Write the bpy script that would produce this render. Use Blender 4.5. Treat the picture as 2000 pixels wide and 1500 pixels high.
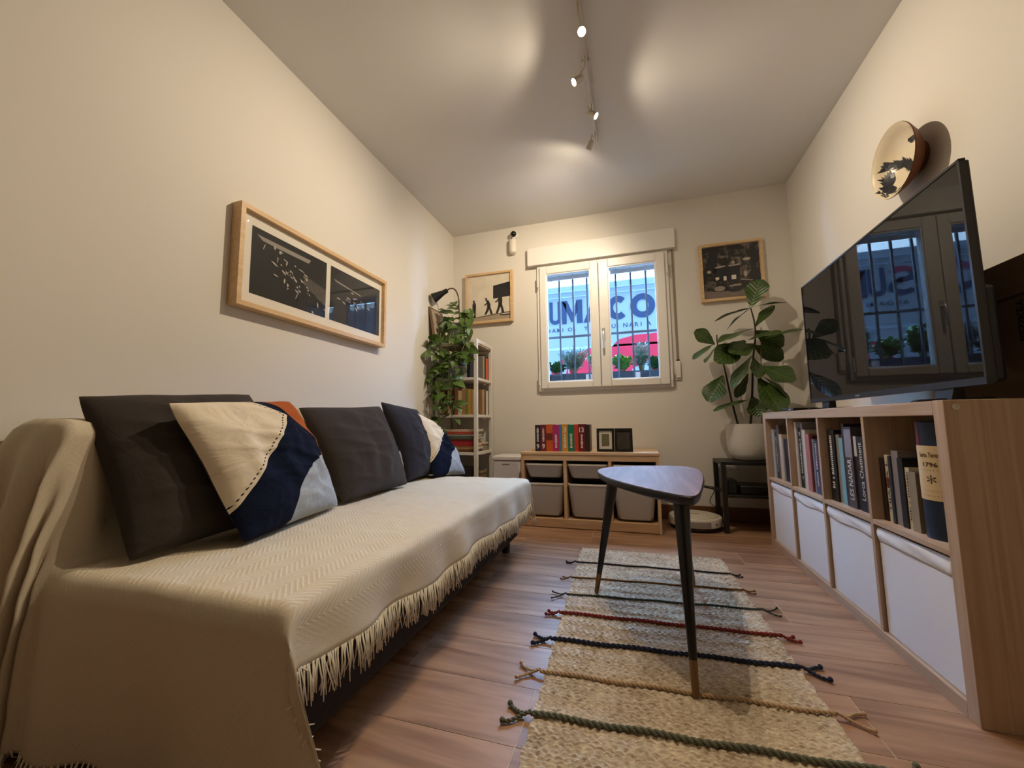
import bpy, math, random
from mathutils import Vector, Matrix, noise as mnoise
import numpy as np

# ------------------------------------------------------------------ camera, world, exposure
for o in list(bpy.data.objects):
    bpy.data.objects.remove(o)
scene = bpy.context.scene
COL = scene.collection
CAM = Vector((-0.7404, -1.2648, 0.7193))
YAW, PITCH, ROLL, FPX = -0.2971, 0.0993, -0.0120, 772.9
_f = Vector((math.sin(YAW)*math.cos(PITCH), math.cos(YAW)*math.cos(PITCH), math.sin(PITCH)))
_r0 = Vector((math.cos(YAW), -math.sin(YAW), 0)); _u0 = _r0.cross(_f)
_r = _r0*math.cos(ROLL)+_u0*math.sin(ROLL); _u = -_r0*math.sin(ROLL)+_u0*math.cos(ROLL)
cam_data = bpy.data.cameras.new('camera'); cam_data.sensor_width = 36; cam_data.lens = FPX/2000*36
cam_data.clip_start = 0.01; cam_data.clip_end = 100
cam = bpy.data.objects.new('camera', cam_data); COL.objects.link(cam)
cam.matrix_world = Matrix(((_r.x, _u.x, -_f.x, CAM.x), (_r.y, _u.y, -_f.y, CAM.y), (_r.z, _u.z, -_f.z, CAM.z), (0, 0, 0, 1)))
scene.camera = cam

world = bpy.data.worlds.new('sky'); scene.world = world; world.use_nodes = True
bg = world.node_tree.nodes['Background']
bg.inputs['Color'].default_value = (0.29, 0.56, 1.0, 1); bg.inputs['Strength'].default_value = 66.0
SPOT_W = 50.0
SPILL_W = 14.0
SPOT_COL = (1.0, 0.83, 0.61)
vs = scene.view_settings
vs.view_transform = 'Standard'; vs.look = 'None'; vs.gamma = 1; vs.exposure = 0.0; vs.use_curve_mapping = False

def at(x, y, Y):
    """point of the photograph (2000 x 1500 frame) on the plane at depth Y"""
    d = _f + _r*((x-1000)/FPX) + _u*((750-y)/FPX)
    return CAM + d*((Y-CAM.y)/d.y)
def atX(x, y, X):
    d = _f + _r*((x-1000)/FPX) + _u*((750-y)/FPX)
    return CAM + d*((X-CAM.x)/d.x)

# ------------------------------------------------------------------ room sizes
XL, XR, YB, YF, ZC = -2.283, 0.398, 1.964, -5.5, 2.456
rnd = random.Random(7)

# ------------------------------------------------------------------ materials
def lin(h):
    h = h.lstrip('#'); c = [int(h[i:i+2], 16)/255 for i in (0, 2, 4)]
    return tuple(x/12.92 if x <= .04045 else ((x+.055)/1.055)**2.4 for x in c) + (1,)
def newmat(name):
    m = bpy.data.materials.new(name); m.use_nodes = True
    nt = m.node_tree; return m, nt, nt.nodes['Principled BSDF']
def N(nt, t, **kw):
    n = nt.nodes.new(t)
    for k, v in kw.items(): setattr(n, k, v)
    return n
def math_n(nt, op, a, b=None, c=None, clamp=False):
    n = nt.nodes.new('ShaderNodeMath'); n.operation = op; n.use_clamp = clamp
    for i, v in enumerate((a, b, c)):
        if v is None: continue
        if isinstance(v, (int, float)): n.inputs[i].default_value = v
        else: nt.links.new(v, n.inputs[i])
    return n.outputs[0]
def mixc(nt, fac, a, b):
    n = nt.nodes.new('ShaderNodeMix'); n.data_type = 'RGBA'
    for k, v in ((0, fac), (6, a), (7, b)):
        if isinstance(v, (int, float)): n.inputs[k].default_value = v
        elif isinstance(v, tuple): n.inputs[k].default_value = v
        else: nt.links.new(v, n.inputs[k])
    return n.outputs[2]
def bump(nt, b, h, strength=.3, dist=.002):
    n = nt.nodes.new('ShaderNodeBump'); n.inputs['Strength'].default_value = strength; n.inputs['Distance'].default_value = dist
    nt.links.new(h, n.inputs['Height']); nt.links.new(n.outputs[0], b.inputs['Normal'])
MATS = {}
def plain(hexc, rough=.6, metal=0, spec=.5, noise=None, nb=0.0, var=0.0):
    key = (hexc, rough, metal, spec, noise, nb, var)
    if key in MATS: return MATS[key]
    m, nt, b = newmat('paint_'+hexc)
    col = lin(hexc)
    b.inputs['Base Color'].default_value = col; b.inputs['Roughness'].default_value = rough
    b.inputs['Metallic'].default_value = metal; b.inputs['Specular IOR Level'].default_value = spec
    if noise:
        tc = N(nt, 'ShaderNodeTexCoord'); nz = N(nt, 'ShaderNodeTexNoise'); nz.inputs['Scale'].default_value = noise; nz.inputs['Detail'].default_value = 4
        nt.links.new(tc.outputs['Object'], nz.inputs['Vector'])
        if nb: bump(nt, b, nz.outputs[0], nb, .003)
        if var:
            dk = tuple(c*(1-var) for c in col[:3])+(1,); lt = tuple(min(1, c*(1+var)) for c in col[:3])+(1,)
            nt.links.new(mixc(nt, nz.outputs[0], dk, lt), b.inputs['Base Color'])
    MATS[key] = m; return m
def wood(name, c1, c2, axis=0, rough=.5, stretch=14, scale=5.0, rand=.25, knots=False, nb=.08):
    if name in MATS: return MATS[name]
    m, nt, b = newmat(name); b.inputs['Roughness'].default_value = rough
    tc = N(nt, 'ShaderNodeTexCoord'); oi = N(nt, 'ShaderNodeObjectInfo')
    mp = N(nt, 'ShaderNodeMapping'); s = [scale*stretch/3]*3; s[axis] = scale/3.0; mp.inputs['Scale'].default_value = s
    off = N(nt, 'ShaderNodeVectorMath', operation='ADD'); cx = N(nt, 'ShaderNodeCombineXYZ')
    k = math_n(nt, 'MULTIPLY', oi.outputs['Random'], 37.0)
    for i in range(3): nt.links.new(k, cx.inputs[i])
    nt.links.new(tc.outputs['Object'], off.inputs[0]); nt.links.new(cx.outputs[0], off.inputs[1]); nt.links.new(off.outputs[0], mp.inputs['Vector'])
    n1 = N(nt, 'ShaderNodeTexNoise'); n1.inputs['Scale'].default_value = 1.0; n1.inputs['Detail'].default_value = 6; n1.inputs['Distortion'].default_value = 1.2
    n2 = N(nt, 'ShaderNodeTexNoise'); n2.inputs['Scale'].default_value = 5.0; n2.inputs['Detail'].default_value = 5
    nt.links.new(mp.outputs[0], n1.inputs['Vector']); nt.links.new(mp.outputs[0], n2.inputs['Vector'])
    rings = math_n(nt, 'PINGPONG', math_n(nt, 'MULTIPLY', n1.outputs[0], 5.0), 1.0)
    f = math_n(nt, 'ADD', math_n(nt, 'MULTIPLY', rings, .55), math_n(nt, 'MULTIPLY', n2.outputs[0], .5), clamp=True)
    f = math_n(nt, 'ADD', f, math_n(nt, 'MULTIPLY', math_n(nt, 'SUBTRACT', oi.outputs['Random'], .5), rand), clamp=True)
    nt.links.new(mixc(nt, f, lin(c1), lin(c2)), b.inputs['Base Color'])
    bump(nt, b, f, nb, .001)
    MATS[name] = m; return m
def fabric(hexc, scale=500, rough=.95, nb=.35, var=.18, name=None):
    key = ('fab', hexc, scale)
    if key in MATS: return MATS[key]
    m, nt, b = newmat(name or 'fabric_'+hexc); b.inputs['Roughness'].default_value = rough; b.inputs['Specular IOR Level'].default_value = .15
    b.inputs['Sheen Weight'].default_value = .08
    tc = N(nt, 'ShaderNodeTexCoord'); nz = N(nt, 'ShaderNodeTexNoise'); nz.inputs['Scale'].default_value = scale; nz.inputs['Detail'].default_value = 2
    n2 = N(nt, 'ShaderNodeTexNoise'); n2.inputs['Scale'].default_value = 14; n2.inputs['Detail'].default_value = 3; n2.inputs['Distortion'].default_value = .8
    nt.links.new(tc.outputs['Object'], nz.inputs['Vector']); nt.links.new(tc.outputs['Object'], n2.inputs['Vector'])
    c = lin(hexc); dk = tuple(x*(1-var) for x in c[:3])+(1,); lt = tuple(min(1, x*(1+var)) for x in c[:3])+(1,)
    nt.links.new(mixc(nt, nz.outputs[0], dk, lt), b.inputs['Base Color'])
    bump(nt, b, math_n(nt, 'ADD', math_n(nt, 'MULTIPLY', nz.outputs[0], .15), n2.outputs[0]), nb, .012)
    MATS[key] = m; return m
def glass_mat():
    if 'pane' in MATS: return MATS['pane']
    m = bpy.data.materials.new('clear_pane'); m.use_nodes = True; nt = m.node_tree; nt.nodes.clear()
    out = N(nt, 'ShaderNodeOutputMaterial'); mx = N(nt, 'ShaderNodeMixShader'); tr = N(nt, 'ShaderNodeBsdfTransparent'); gl = N(nt, 'ShaderNodeBsdfGlossy')
    gl.inputs['Roughness'].default_value = .01; lw = N(nt, 'ShaderNodeLayerWeight'); lw.inputs['Blend'].default_value = .5
    nt.links.new(math_n(nt, 'MULTIPLY_ADD', math_n(nt, 'POWER', lw.outputs['Facing'], 5.0), .80, .014, clamp=True), mx.inputs[0]); nt.links.new(tr.outputs[0], mx.inputs[1]); nt.links.new(gl.outputs[0], mx.inputs[2]); nt.links.new(mx.outputs[0], out.inputs[0])
    MATS['pane'] = m; return m
def emit(hexc, strength):
    key = ('em', hexc, strength)
    if key in MATS: return MATS[key]
    m, nt, b = newmat('glow_'+hexc); b.inputs['Base Color'].default_value = (0, 0, 0, 1)
    b.inputs['Emission Color'].default_value = lin(hexc); b.inputs['Emission Strength'].default_value = strength
    MATS[key] = m; return m

# ------------------------------------------------------------------ mesh builder
class MB:
    def __init__(s): s.v = []; s.f = []; s.m = []; s.uv = None; s.smooth = True
    def add(s, vs_, fs, mi=0):
        k = len(s.v); s.v += [tuple(v) for v in vs_]; s.f += [tuple(i+k for i in f) for f in fs]; s.m += [mi]*len(fs); return s
    def box(s, x0, x1, y0, y1, z0, z1, mi=0):
        return s.add([(x0, y0, z0), (x1, y0, z0), (x1, y1, z0), (x0, y1, z0), (x0, y0, z1), (x1, y0, z1), (x1, y1, z1), (x0, y1, z1)],
                     [(3, 2, 1, 0), (4, 5, 6, 7), (0, 1, 5, 4), (1, 2, 6, 5), (2, 3, 7, 6), (3, 0, 4, 7)], mi)
    def hexa(s, p, mi=0):   # eight corners, order as box
        return s.add(p, [(3, 2, 1, 0), (4, 5, 6, 7), (0, 1, 5, 4), (1, 2, 6, 5), (2, 3, 7, 6), (3, 0, 4, 7)], mi)
    def poly(s, pts, mi=0): return s.add(pts, [tuple(range(len(pts)))], mi)
    def grid(s, P, mi=0, closed_u=False, flip=False):
        nu, nv = len(P), len(P[0]); k = []
        for i in range(nu if closed_u else nu-1):
            for j in range(nv-1):
                q = (i*nv+j, ((i+1) % nu)*nv+j, ((i+1) % nu)*nv+j+1, i*nv+j+1); k.append(q[::-1] if flip else q)
        return s.add([p for r in P for p in r], k, mi)
    def tube(s, path, r, n=8, mi=0, cap=True):
        path = [Vector(p) for p in path]; m = len(path); R = r if isinstance(r, (list, tuple)) else [r]*m
        rings = []; ref = None
        for i, p in enumerate(path):
            t = (path[min(i+1, m-1)]-path[max(i-1, 0)]).normalized()
            if ref is None: ref = Vector((0, 0, 1)) if abs(t.z) < .9 else Vector((1, 0, 0))
            a = (ref - t*ref.dot(t)).normalized(); ref = a; b = t.cross(a)
            rings.append([p + (a*math.cos(2*math.pi*j/n)+b*math.sin(2*math.pi*j/n))*R[i] for j in range(n)])
        k = len(s.v); s.v += [tuple(v) for q in rings for v in q]
        for i in range(m-1):
            for j in range(n): s.f.append((k+i*n+j, k+i*n+(j+1) % n, k+(i+1)*n+(j+1) % n, k+(i+1)*n+j)); s.m.append(mi)
        if cap:
            s.f.append(tuple(k+j for j in reversed(range(n)))); s.f.append(tuple(k+(m-1)*n+j for j in range(n))); s.m += [mi, mi]
        return s
    def lathe(s, prof, c, axis=(0, 0, 1), n=32, mi=0):   # prof: (radius, distance along the axis)
        ax = Vector(axis).normalized(); ref = Vector((1, 0, 0)) if abs(ax.x) < .9 else Vector((0, 1, 0))
        a = (ref-ax*ref.dot(ax)).normalized(); b = ax.cross(a); c = Vector(c)
        P = [[c+ax*h+(a*math.cos(2*math.pi*j/n)+b*math.sin(2*math.pi*j/n))*r for r, h in prof] for j in range(n)]
        return s.grid(P, mi, closed_u=True)
    def prism(s, pts, z0, z1, mi=0):   # xy outline, upright
        n = len(pts); k = len(s.v)
        s.v += [(x, y, z0) for x, y in pts]+[(x, y, z1) for x, y in pts]
        s.f += [tuple(k+i for i in reversed(range(n))), tuple(k+n+i for i in range(n))]+[(k+i, k+(i+1) % n, k+n+(i+1) % n, k+n+i) for i in range(n)]
        s.m += [mi]*(n+2); return s
    def mesh(s, name, origin=(0, 0, 0)):
        me = bpy.data.meshes.new(name); o = Vector(origin)
        me.from_pydata([tuple(Vector(v)-o) for v in s.v], [], s.f); me.polygons.foreach_set('material_index', s.m)
        if s.smooth: me.shade_smooth()
        if s.uv is not None:
            l = me.uv_layers.new(name='UVMap'); idx = np.empty(len(me.loops), int); me.loops.foreach_get('vertex_index', idx)
            l.data.foreach_set('uv', np.asarray(s.uv, float)[idx].ravel())
        me.update(); return me

WORLD = {}
def build(name, mb, mats, parent=None, bevel=0, seg=2, flat=False, label=None, auto=35, origin=None):
    if not isinstance(mats, (list, tuple)): mats = [mats]
    a = np.array(mb.v); lo, hi = a.min(0), a.max(0)
    org = Vector(origin) if origin is not None else Vector(((lo[0]+hi[0])/2, (lo[1]+hi[1])/2, lo[2]))
    if flat: mb.smooth = False
    me = mb.mesh(name, org)
    for m in mats: me.materials.append(m)
    o = bpy.data.objects.new(name, me); COL.objects.link(o)
    if parent is not None: o.parent = parent; o.location = org-WORLD[parent.name]
    else: o.location = org
    WORLD[o.name] = org
    if not flat and auto: me.set_sharp_from_angle(angle=math.radians(auto))
    if bevel:
        b = o.modifiers.new('bevel', 'BEVEL'); b.width = bevel; b.segments = seg; b.limit_method = 'ANGLE'; b.angle_limit = math.radians(40); b.harden_normals = False
    if label: o['label'] = label
    return o
def thing(name, label, cat, loc, group=None):
    o = bpy.data.objects.new(name, None); o.empty_display_size = .05; COL.objects.link(o); o.location = loc
    o['label'] = label; o['category'] = cat
    if group: o['group'] = group
    WORLD[o.name] = Vector(loc); return o
def tag(o, label, cat, group=None):
    o['label'] = label; o['category'] = cat
    if group: o['group'] = group
    return o
def struct(o, label=None):
    o['kind'] = 'structure'
    if label: o['label'] = label
    return o
def box(name, x0, x1, y0, y1, z0, z1, mats, parent=None, bevel=0, **k):
    return build(name, MB().box(min(x0, x1), max(x0, x1), min(y0, y1), max(y0, y1), min(z0, z1), max(z0, z1)), mats, parent, bevel=bevel, **k)
ORD = ['first', 'second', 'third', 'fourth', 'fifth', 'sixth', 'seventh', 'eighth', 'ninth', 'tenth', 'eleventh', 'twelfth', 'thirteenth', 'fourteenth']
def text_mb(s, place, width=None, height=None, thick=0.0):
    """lettering as a flat mesh; place(x, y) turns letter coordinates into a point"""
    cu = bpy.data.curves.new('lettering', 'FONT'); cu.body = s; cu.size = 1; cu.offset = thick; cu.resolution_u = 2
    ob = bpy.data.objects.new('lettering', cu); COL.objects.link(ob)
    me = bpy.data.meshes.new_from_object(ob.evaluated_get(bpy.context.evaluated_depsgraph_get())) if False else ob.to_mesh()
    vs_ = [(v.co.x, v.co.y) for v in me.vertices]; fs = [tuple(p.vertices) for p in me.polygons]
    ob.to_mesh_clear(); bpy.data.objects.remove(ob); bpy.data.curves.remove(cu)
    xs = [v[0] for v in vs_]; ys = [v[1] for v in vs_]
    x0, x1, y0, y1 = min(xs), max(xs), min(ys), max(ys)
    sx = width/(x1-x0) if width else None; sy = height/(y1-y0) if height else None
    sx = sx or sy; sy = sy or sx
    mb = MB(); mb.add([place((x-x0)*sx, (y-y0)*sy) for x, y in vs_], fs); mb.smooth = False
    return mb

WHITE = plain('#E0DBD2', .75, noise=220, nb=.04)
CEIL = plain('#DEDCD9', .85)
PINE = wood('pine', '#DDBE98', '#C29A70', 0, .55, 12, 4)
PINEV = wood('pine_upright', '#DDBE98', '#C29A70', 2, .55, 12, 4)
OAK = wood('oak_veneer_along', '#C6AC92', '#A98C72', 1, .5, 30, 3, .1)
OAKV = wood('oak_veneer_upright', '#C6AC92', '#A98C72', 2, .5, 30, 3, .1)
FRAMEW = wood('picture_frame_wood', '#E3C49A', '#CBA472', 1, .45, 16, 5, .1)
FRAMEX = wood('picture_frame_wood_cross', '#E3C498', '#CBA470', 0, .45, 16, 5, .1)
BLACK = plain('#0D0C0D', .45)
PVC = plain('#E9E6E0', .35)
# ------------------------------------------------------------------ room shell
T = .12
struct(box('wall_left', XL-T, XL, YF-T, YB+.24, -.1, ZC+.1, WHITE), 'plain off-white wall behind the sofa')
struct(box('wall_right', XR, XR+T, YF-T, YB+.24, -.1, ZC+.1, WHITE), 'plain off-white wall behind the television')
struct(box('wall_front', XL, XR, YF-T, YF, -.1, ZC+.1, plain('#4A3E36', .8)), 'unseen far wall behind the viewer, darkened to cut bounce light')  # unseen wall, coloured dark so that little light bounces back
WX0, WX1, WZ0, WZ1 = -1.462, -.466, 1.005, 2.04
mb = MB(); y0, y1 = YB, YB+.24
mb.box(XL, WX0, y0, y1, -.1, ZC+.1); mb.box(WX1, XR, y0, y1, -.1, ZC+.1); mb.box(WX0, WX1, y0, y1, -.1, WZ0); mb.box(WX0, WX1, y0, y1, WZ1, ZC+.1)
struct(build('wall_back', mb, WHITE), 'plain off-white wall with the window')
struct(box('ceiling', XL, XR, YF, YB, ZC, ZC+.1, CEIL), 'flat pale ceiling')

FLOORW = wood('floor_tile_wood', '#C69C7A', '#74503A', 0, .36, 9, 3.2, .16, nb=.05)
floor = struct(box('floor', XL, XR, YF, YB, -.1, -.001, plain('#C9B096', .8)), 'wood-look plank floor')
PL, PW, G = 1.185, .20, .0016
full = {}
row = 0; k0 = -13
for k in range(k0, 11):
    ya = -.15+PW*k; yb_ = ya+PW
    if ya < -2.8 or ya > YB: continue
    ya_, yb2 = max(ya, YF), min(yb_, YB)
    off = -.235 + (.395*(k % 3) if k % 3 == 1 else 0) - (.395*2 if k % 3 == 2 else 0)
    x = off-PL*4
    while x < XR:
        xa, xb = max(x, XL), min(x+PL, XR)
        if xb-xa > .02:
            w, d = xb-xa-2*G, yb2-ya_-2*G; key = (round(w, 3), round(d, 3))
            c = Vector(((xa+xb)/2, (ya_+yb2)/2, -.001))
            if key not in full:
                mbp = MB().box(-w/2, w/2, -d/2, d/2, 0, .001); mbp.smooth = False
                me = mbp.mesh('plank'); me.materials.append(FLOORW); full[key] = me
            o = bpy.data.objects.new('plank', full[key]); COL.objects.link(o); o.parent = floor; o.location = c-WORLD['floor']
        x += PL
BASEW = wood('baseboard_wood', '#7A4E30', '#5A3722', 0, .45, 9, 3)
struct(box('baseboard_back', XL, XR, YB-.012, YB, 0, .106, BASEW, bevel=.002), 'brown wood-look baseboard')
struct(box('baseboard_left', XL, XL+.012, YF, YB-.012, 0, .106, BASEW, bevel=.002))
struct(box('baseboard_right', XR-.012, XR, YF, YB-.012, 0, .106, BASEW, bevel=.002))

# ------------------------------------------------------------------ window
win = thing('window_1', 'white two-sash casement window with blue daylight', 'window', (-.964, YB, .98)); del win['category']; win['kind'] = 'structure'
ya = YB-.035
def rect_frame(x0, x1, z0, z1, w, y0, y1, wb=None, wt=None, wl=None, wr=None):
    m = MB(); wb = wb or w; wt = wt or w; wl = wl or w; wr = wr or w
    m.box(x0, x0+wl, y0, y1, z0, z1); m.box(x1-wr, x1, y0, y1, z0, z1)
    m.box(x0+wl, x1-wr, y0, y1, z0, z0+wb); m.box(x0+wl, x1-wr, y0, y1, z1-wt, z1); return m
build('window_frame', rect_frame(-1.488, -.440, .978, 2.064, .045, YB-.022, YB+.06), PVC, win, bevel=.004)
GX = [(-1.406, -1.040), (-.896, -.534)]; SX = [(-1.462, -.976), (-.972, -.466)]
BLUELIT_BEAD = plain('#EDF1F4', .3)  # bluish tint paints the daylight on the pane edge into the bead colour
for (g0, g1), (s0, s1) in zip(GX, SX):
    sash = build('sash', rect_frame(s0, s1, 1.0, 2.042, .05, YB-.045, YB+.03, wb=1.055-1.0, wt=2.042-1.972, wl=g0-s0, wr=s1-g1), PVC, win, bevel=.006)
    build('glazing_bead', rect_frame(g0-.004, g1+.004, 1.051, 1.976, .012, YB-.036, YB-.008), BLUELIT_BEAD, sash, bevel=.002)
    box('pane', g0, g1, YB-.014, YB-.008, 1.055, 1.972, glass_mat(), sash)
for hx, sx in ((-1.474, 0), (-.452, 1)):
    for hz in (1.03, 1.86):
        build('hinge', MB().tube([(hx, YB-.05, hz), (hx, YB-.05, hz+.035), (hx, YB-.05, hz+.04), (hx, YB-.05, hz+.1)], .008, 10), PVC, win)
h = build('window_handle', MB().tube([(-.945, YB-.046, 1.43), (-.945, YB-.078, 1.43), (-.945, YB-.086, 1.40), (-.945, YB-.086, 1.30)], [.010, .010, .010, .008], 10).box(-.957, -.933, YB-.052, YB-.044, 1.37, 1.47), plain('#D9D6D2', .25, metal=.6), win)
struct(box('trim_1', WX0, WX1, YB+.06, YB+.26, .985, 1.012, plain('#C9C6C0', .6)), 'pale outer window sill')
# roller shutter: box above, a strip of blind in view, strap and winder
a = at(1029, 488, YB-.05); b_ = at(1317, 445, YB-.05); c_ = at(1030, 523, YB-.05)
sb = thing('roller_shutter_box', 'white roller shutter box across the top of the window', 'shutter box', ((a.x+b_.x)/2, YB, 2.06))
box('cover', a.x, b_.x, YB-.05, YB, 2.062, 2.222, PVC, sb, bevel=.006)
box('bottom_lip', a.x+.004, b_.x-.004, YB-.056, YB-.046, 2.058, 2.075, PVC, sb, bevel=.002)
bl = thing('shutter_blind', 'lowered edge of the rolled blind behind the top of the panes', 'blind', (-.964, YB+.07, 1.93))
for i, z in enumerate((1.945, 1.985, 2.02)):
    box('slat', WX0+.005, WX1-.005, YB+.062, YB+.075, z, z+.036, plain('#EEF2F8', .5), bl, bevel=.004)
st = thing('shutter_strap', 'grey shutter pull strap with white winder beside the window', 'strap', (-.404, YB, 1.04))
box('strap', -.412, -.398, YB-.012, YB-.010, 1.18, 2.062, plain('#8E8272', .9), st)
box('winder', -.422, -.386, YB-.022, YB, 1.045, 1.178, PVC, st, bevel=.006)
box('winder_mouth', -.416, -.392, YB-.024, YB-.006, 1.178, 1.186, BLACK, st)
box('winder_base', -.424, -.384, YB-.012, YB, 1.032, 1.046, PVC, st, bevel=.003)
# grille
gr = thing('window_grille', 'blue-grey security grille of thin bars outside the glass', 'grille', (-.964, YB+.2, 1.0))
STEEL = plain('#3C4854', .5)
yg = YB+.2
for x in (-1.45, -1.335, -1.213, -1.09, -.965, -.845, -.722, -.60, -.478):
    box('bar', x-.007, x+.007, yg-.006, yg+.008, 1.012, 2.04, STEEL, gr)
box('rail', WX0, WX1, yg-.008, yg-.004, 1.462, 1.482, STEEL, gr)
box('rail', WX0, WX1, yg-.008, yg-.004, 1.07, 1.085, STEEL, gr)

# ------------------------------------------------------------------ street outside
mb = MB(); y0, y1 = YB+.24, YB+.36; BRK = plain('#40454C', .9)
mb.box(-9, WX0-.02, y0, y1, -.4, 11); mb.box(WX1+.02, 7, y0, y1, -.4, 11); mb.box(WX0-.02, WX1+.02, y0, y1, -.4, .96); mb.box(WX0-.02, WX1+.02, y0, y1, 2.06, 11)
struct(build('wall_sky_shield', mb, BRK), 'unseen dark outer facade added to keep sky light off the lettered panel')  # unseen tall wall added to block sky light from the lettered panel
struct(box('street', -9, 7, YB+.24, 14, -.45, -.35, plain('#B4B4B2', .9)), 'grey street outside the window')
YS = 4.314
sign = thing('lettered_panel', 'white panelled side with large dark lettering outside the window', 'sign panel', (-1.2, YS, -.35))
PANEL = plain('#8A8F93', .6); NAVY = plain('#1B2A45', .7); RED = plain('#C4142E', .6)
box('panel', -5.2, 2.6, YS, YS+1.6, -.2, 2.70, PANEL, sign, bevel=.01)
for z in (2.52, 2.60): box('seam_rail', -5.2, 2.6, YS-.014, YS, z, z+.012, plain('#8E9AA6', .6), sign)
for x in (-4.2, -2.9, -1.6, -.3, 1.0): box('seam_rail', x-.004, x+.004, YS-.006, YS, -.2, 1.72, plain('#9AA6B0', .6), sign)
box('lower_rail', -5.2, 2.6, YS-.003, YS, 1.76, 1.79, plain('#A6B2BC', .6), sign)
Z0, Z1 = 2.135, 2.475; H = Z1-Z0
def flat(pts, d=.004):
    m = MB(); n = len(pts); m.add([(x, YS-d, z) for x, z in pts]+[(x, YS, z) for x, z in pts], [tuple(range(n))]+[(i, (i+1) % n, n+(i+1) % n, n+i) for i in range(n)]); m.smooth = False; return m
def arc(cx, cz, rx, rz, a0, a1, wx, wz, n=28):
    o_ = [(cx+rx*math.cos(math.radians(a0+(a1-a0)*i/n)), cz+rz*math.sin(math.radians(a0+(a1-a0)*i/n))) for i in range(n+1)]
    i_ = [(cx+(rx-wx)*math.cos(math.radians(a0+(a1-a0)*i/n)), cz+(rz-wz)*math.sin(math.radians(a0+(a1-a0)*i/n))) for i in range(n+1)]
    m = MB(); k = n+1
    m.add([(x, YS-.004, z) for x, z in o_+i_], [(i, i+1, k+i+1, k+i) for i in range(n)]); m.smooth = False; return m
def join(*ms):
    r_ = MB(); r_.smooth = False
    for m in ms: r_.add(m.v, m.f, m.m[0] if m.m else 0); r_.m[-len(m.m):] = m.m
    return r_
zc = (Z0+Z1)/2
def ltr(m, mats=NAVY): return build('letter', m, mats, sign, flat=True)
sx = -2.02
s1 = arc(sx, Z1-.095, .135, .095, 150, 300, .07, .06); s2 = arc(sx, Z0+.10, .14, .10, -150, 90, .07, .06)
s3 = arc(sx, Z1-.095, .135, .095, 20, 150, .07, .06); s3.m = [1]*len(s3.m)
ltr(join(s1, s2, s3), [NAVY, plain('#8E2440', .7)])
ltr(join(arc(-1.7755, Z0+.09, .0855, .09, 180, 360, .05, .06), flat([(-1.861, Z0+.09), (-1.811, Z0+.09), (-1.811, Z1), (-1.861, Z1)]), flat([(-1.74, Z0+.09), (-1.69, Z0+.09), (-1.69, Z1), (-1.74, Z1)])))
ltr(join(flat([(-1.678, Z0), (-1.612, Z0), (-1.612, Z1-.04), (-1.678, Z1)]), flat([(-1.678, Z1), (-1.600, Z1), (-1.528, Z0+.16), (-1.528, Z0+.02), (-1.545, Z0+.02)]), flat([(-1.528, Z0+.02), (-1.528, Z0+.16), (-1.462, Z1), (-1.452, Z1-.16)]), flat([(-1.465, Z0), (-1.384, Z0), (-1.384, Z1), (-1.465, Z1)])))
ltr(join(flat([(-1.37, Z0), (-1.29, Z0), (-1.20, Z1-.09), (-1.235, Z1)]), flat([(-1.13, Z0), (-1.05, Z0), (-1.165, Z1), (-1.235, Z1)]), flat([(-1.27, Z0+.07), (-1.15, Z0+.07), (-1.16, Z0+.13), (-1.25, Z0+.13)])))
ltr(arc(-.895, zc, .142, H/2, 46, 314, .08, .09))
ltr(arc(-.567, zc, .162, H/2, 0, 360, .085, .085))
hx = -2.5
def hexring(a0, a1): return arc(hx, zc-.01, .2, .2, a0, a1, .085, .085, max(1, int((a1-a0)/60)))
build('emblem', join(hexring(-150, 30), (lambda m: (setattr(m, 'm', [1]*len(m.m)), m)[1])(hexring(30, 150))), [NAVY, plain('#7D2A4C', .7)], sign, flat=True)
for i, ch in enumerate('ANDAMIOS Y MAQUINARIA'):
    if ch == ' ': continue
    x0_ = -2.06+i*.0768
    build('small_letter', text_mb(ch, lambda x, y: (x0_+x, YS-.003, 2.02+y), height=.060, thick=.012), NAVY, sign, flat=True)
def pxpoly(pts): return flat([(p.x, p.z) for p in (at(x, y, YS) for x, y in pts)], .003)
for pts in ([(1075, 760), (1078, 715), (1090, 706), (1102, 703), (1084, 760)], [(1100, 760), (1112, 697), (1128, 690), (1152, 680), (1172, 672), (1178, 760)],
            [(1190, 760), (1190, 683), (1208, 663), (1240, 654), (1300, 648), (1330, 645), (1330, 672), (1300, 688), (1262, 706), (1235, 720), (1220, 760)], [(1262, 728), (1300, 704), (1330, 690), (1330, 740), (1262, 760)]):
    build('red_graphic', pxpoly(pts), RED, sign, flat=True)
bd = thing('far_rooftop', 'cream rooftop edge above the lettered panel outside', 'building', (-1.2, 8.2, -.35))
box('wall', -7, 6, 8.0, 9.5, -.35, 4.15, plain('#E9DDCB', .8), bd)
for i in range(22): build('roof_tile', MB().lathe([(.0, 0), (.13, 0), (.13, .5), (0, .5)], (-3.2+i*.27, 7.86, 4.18), (0, 1, 0), 8), plain('#C9A98C', .8), bd)
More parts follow.
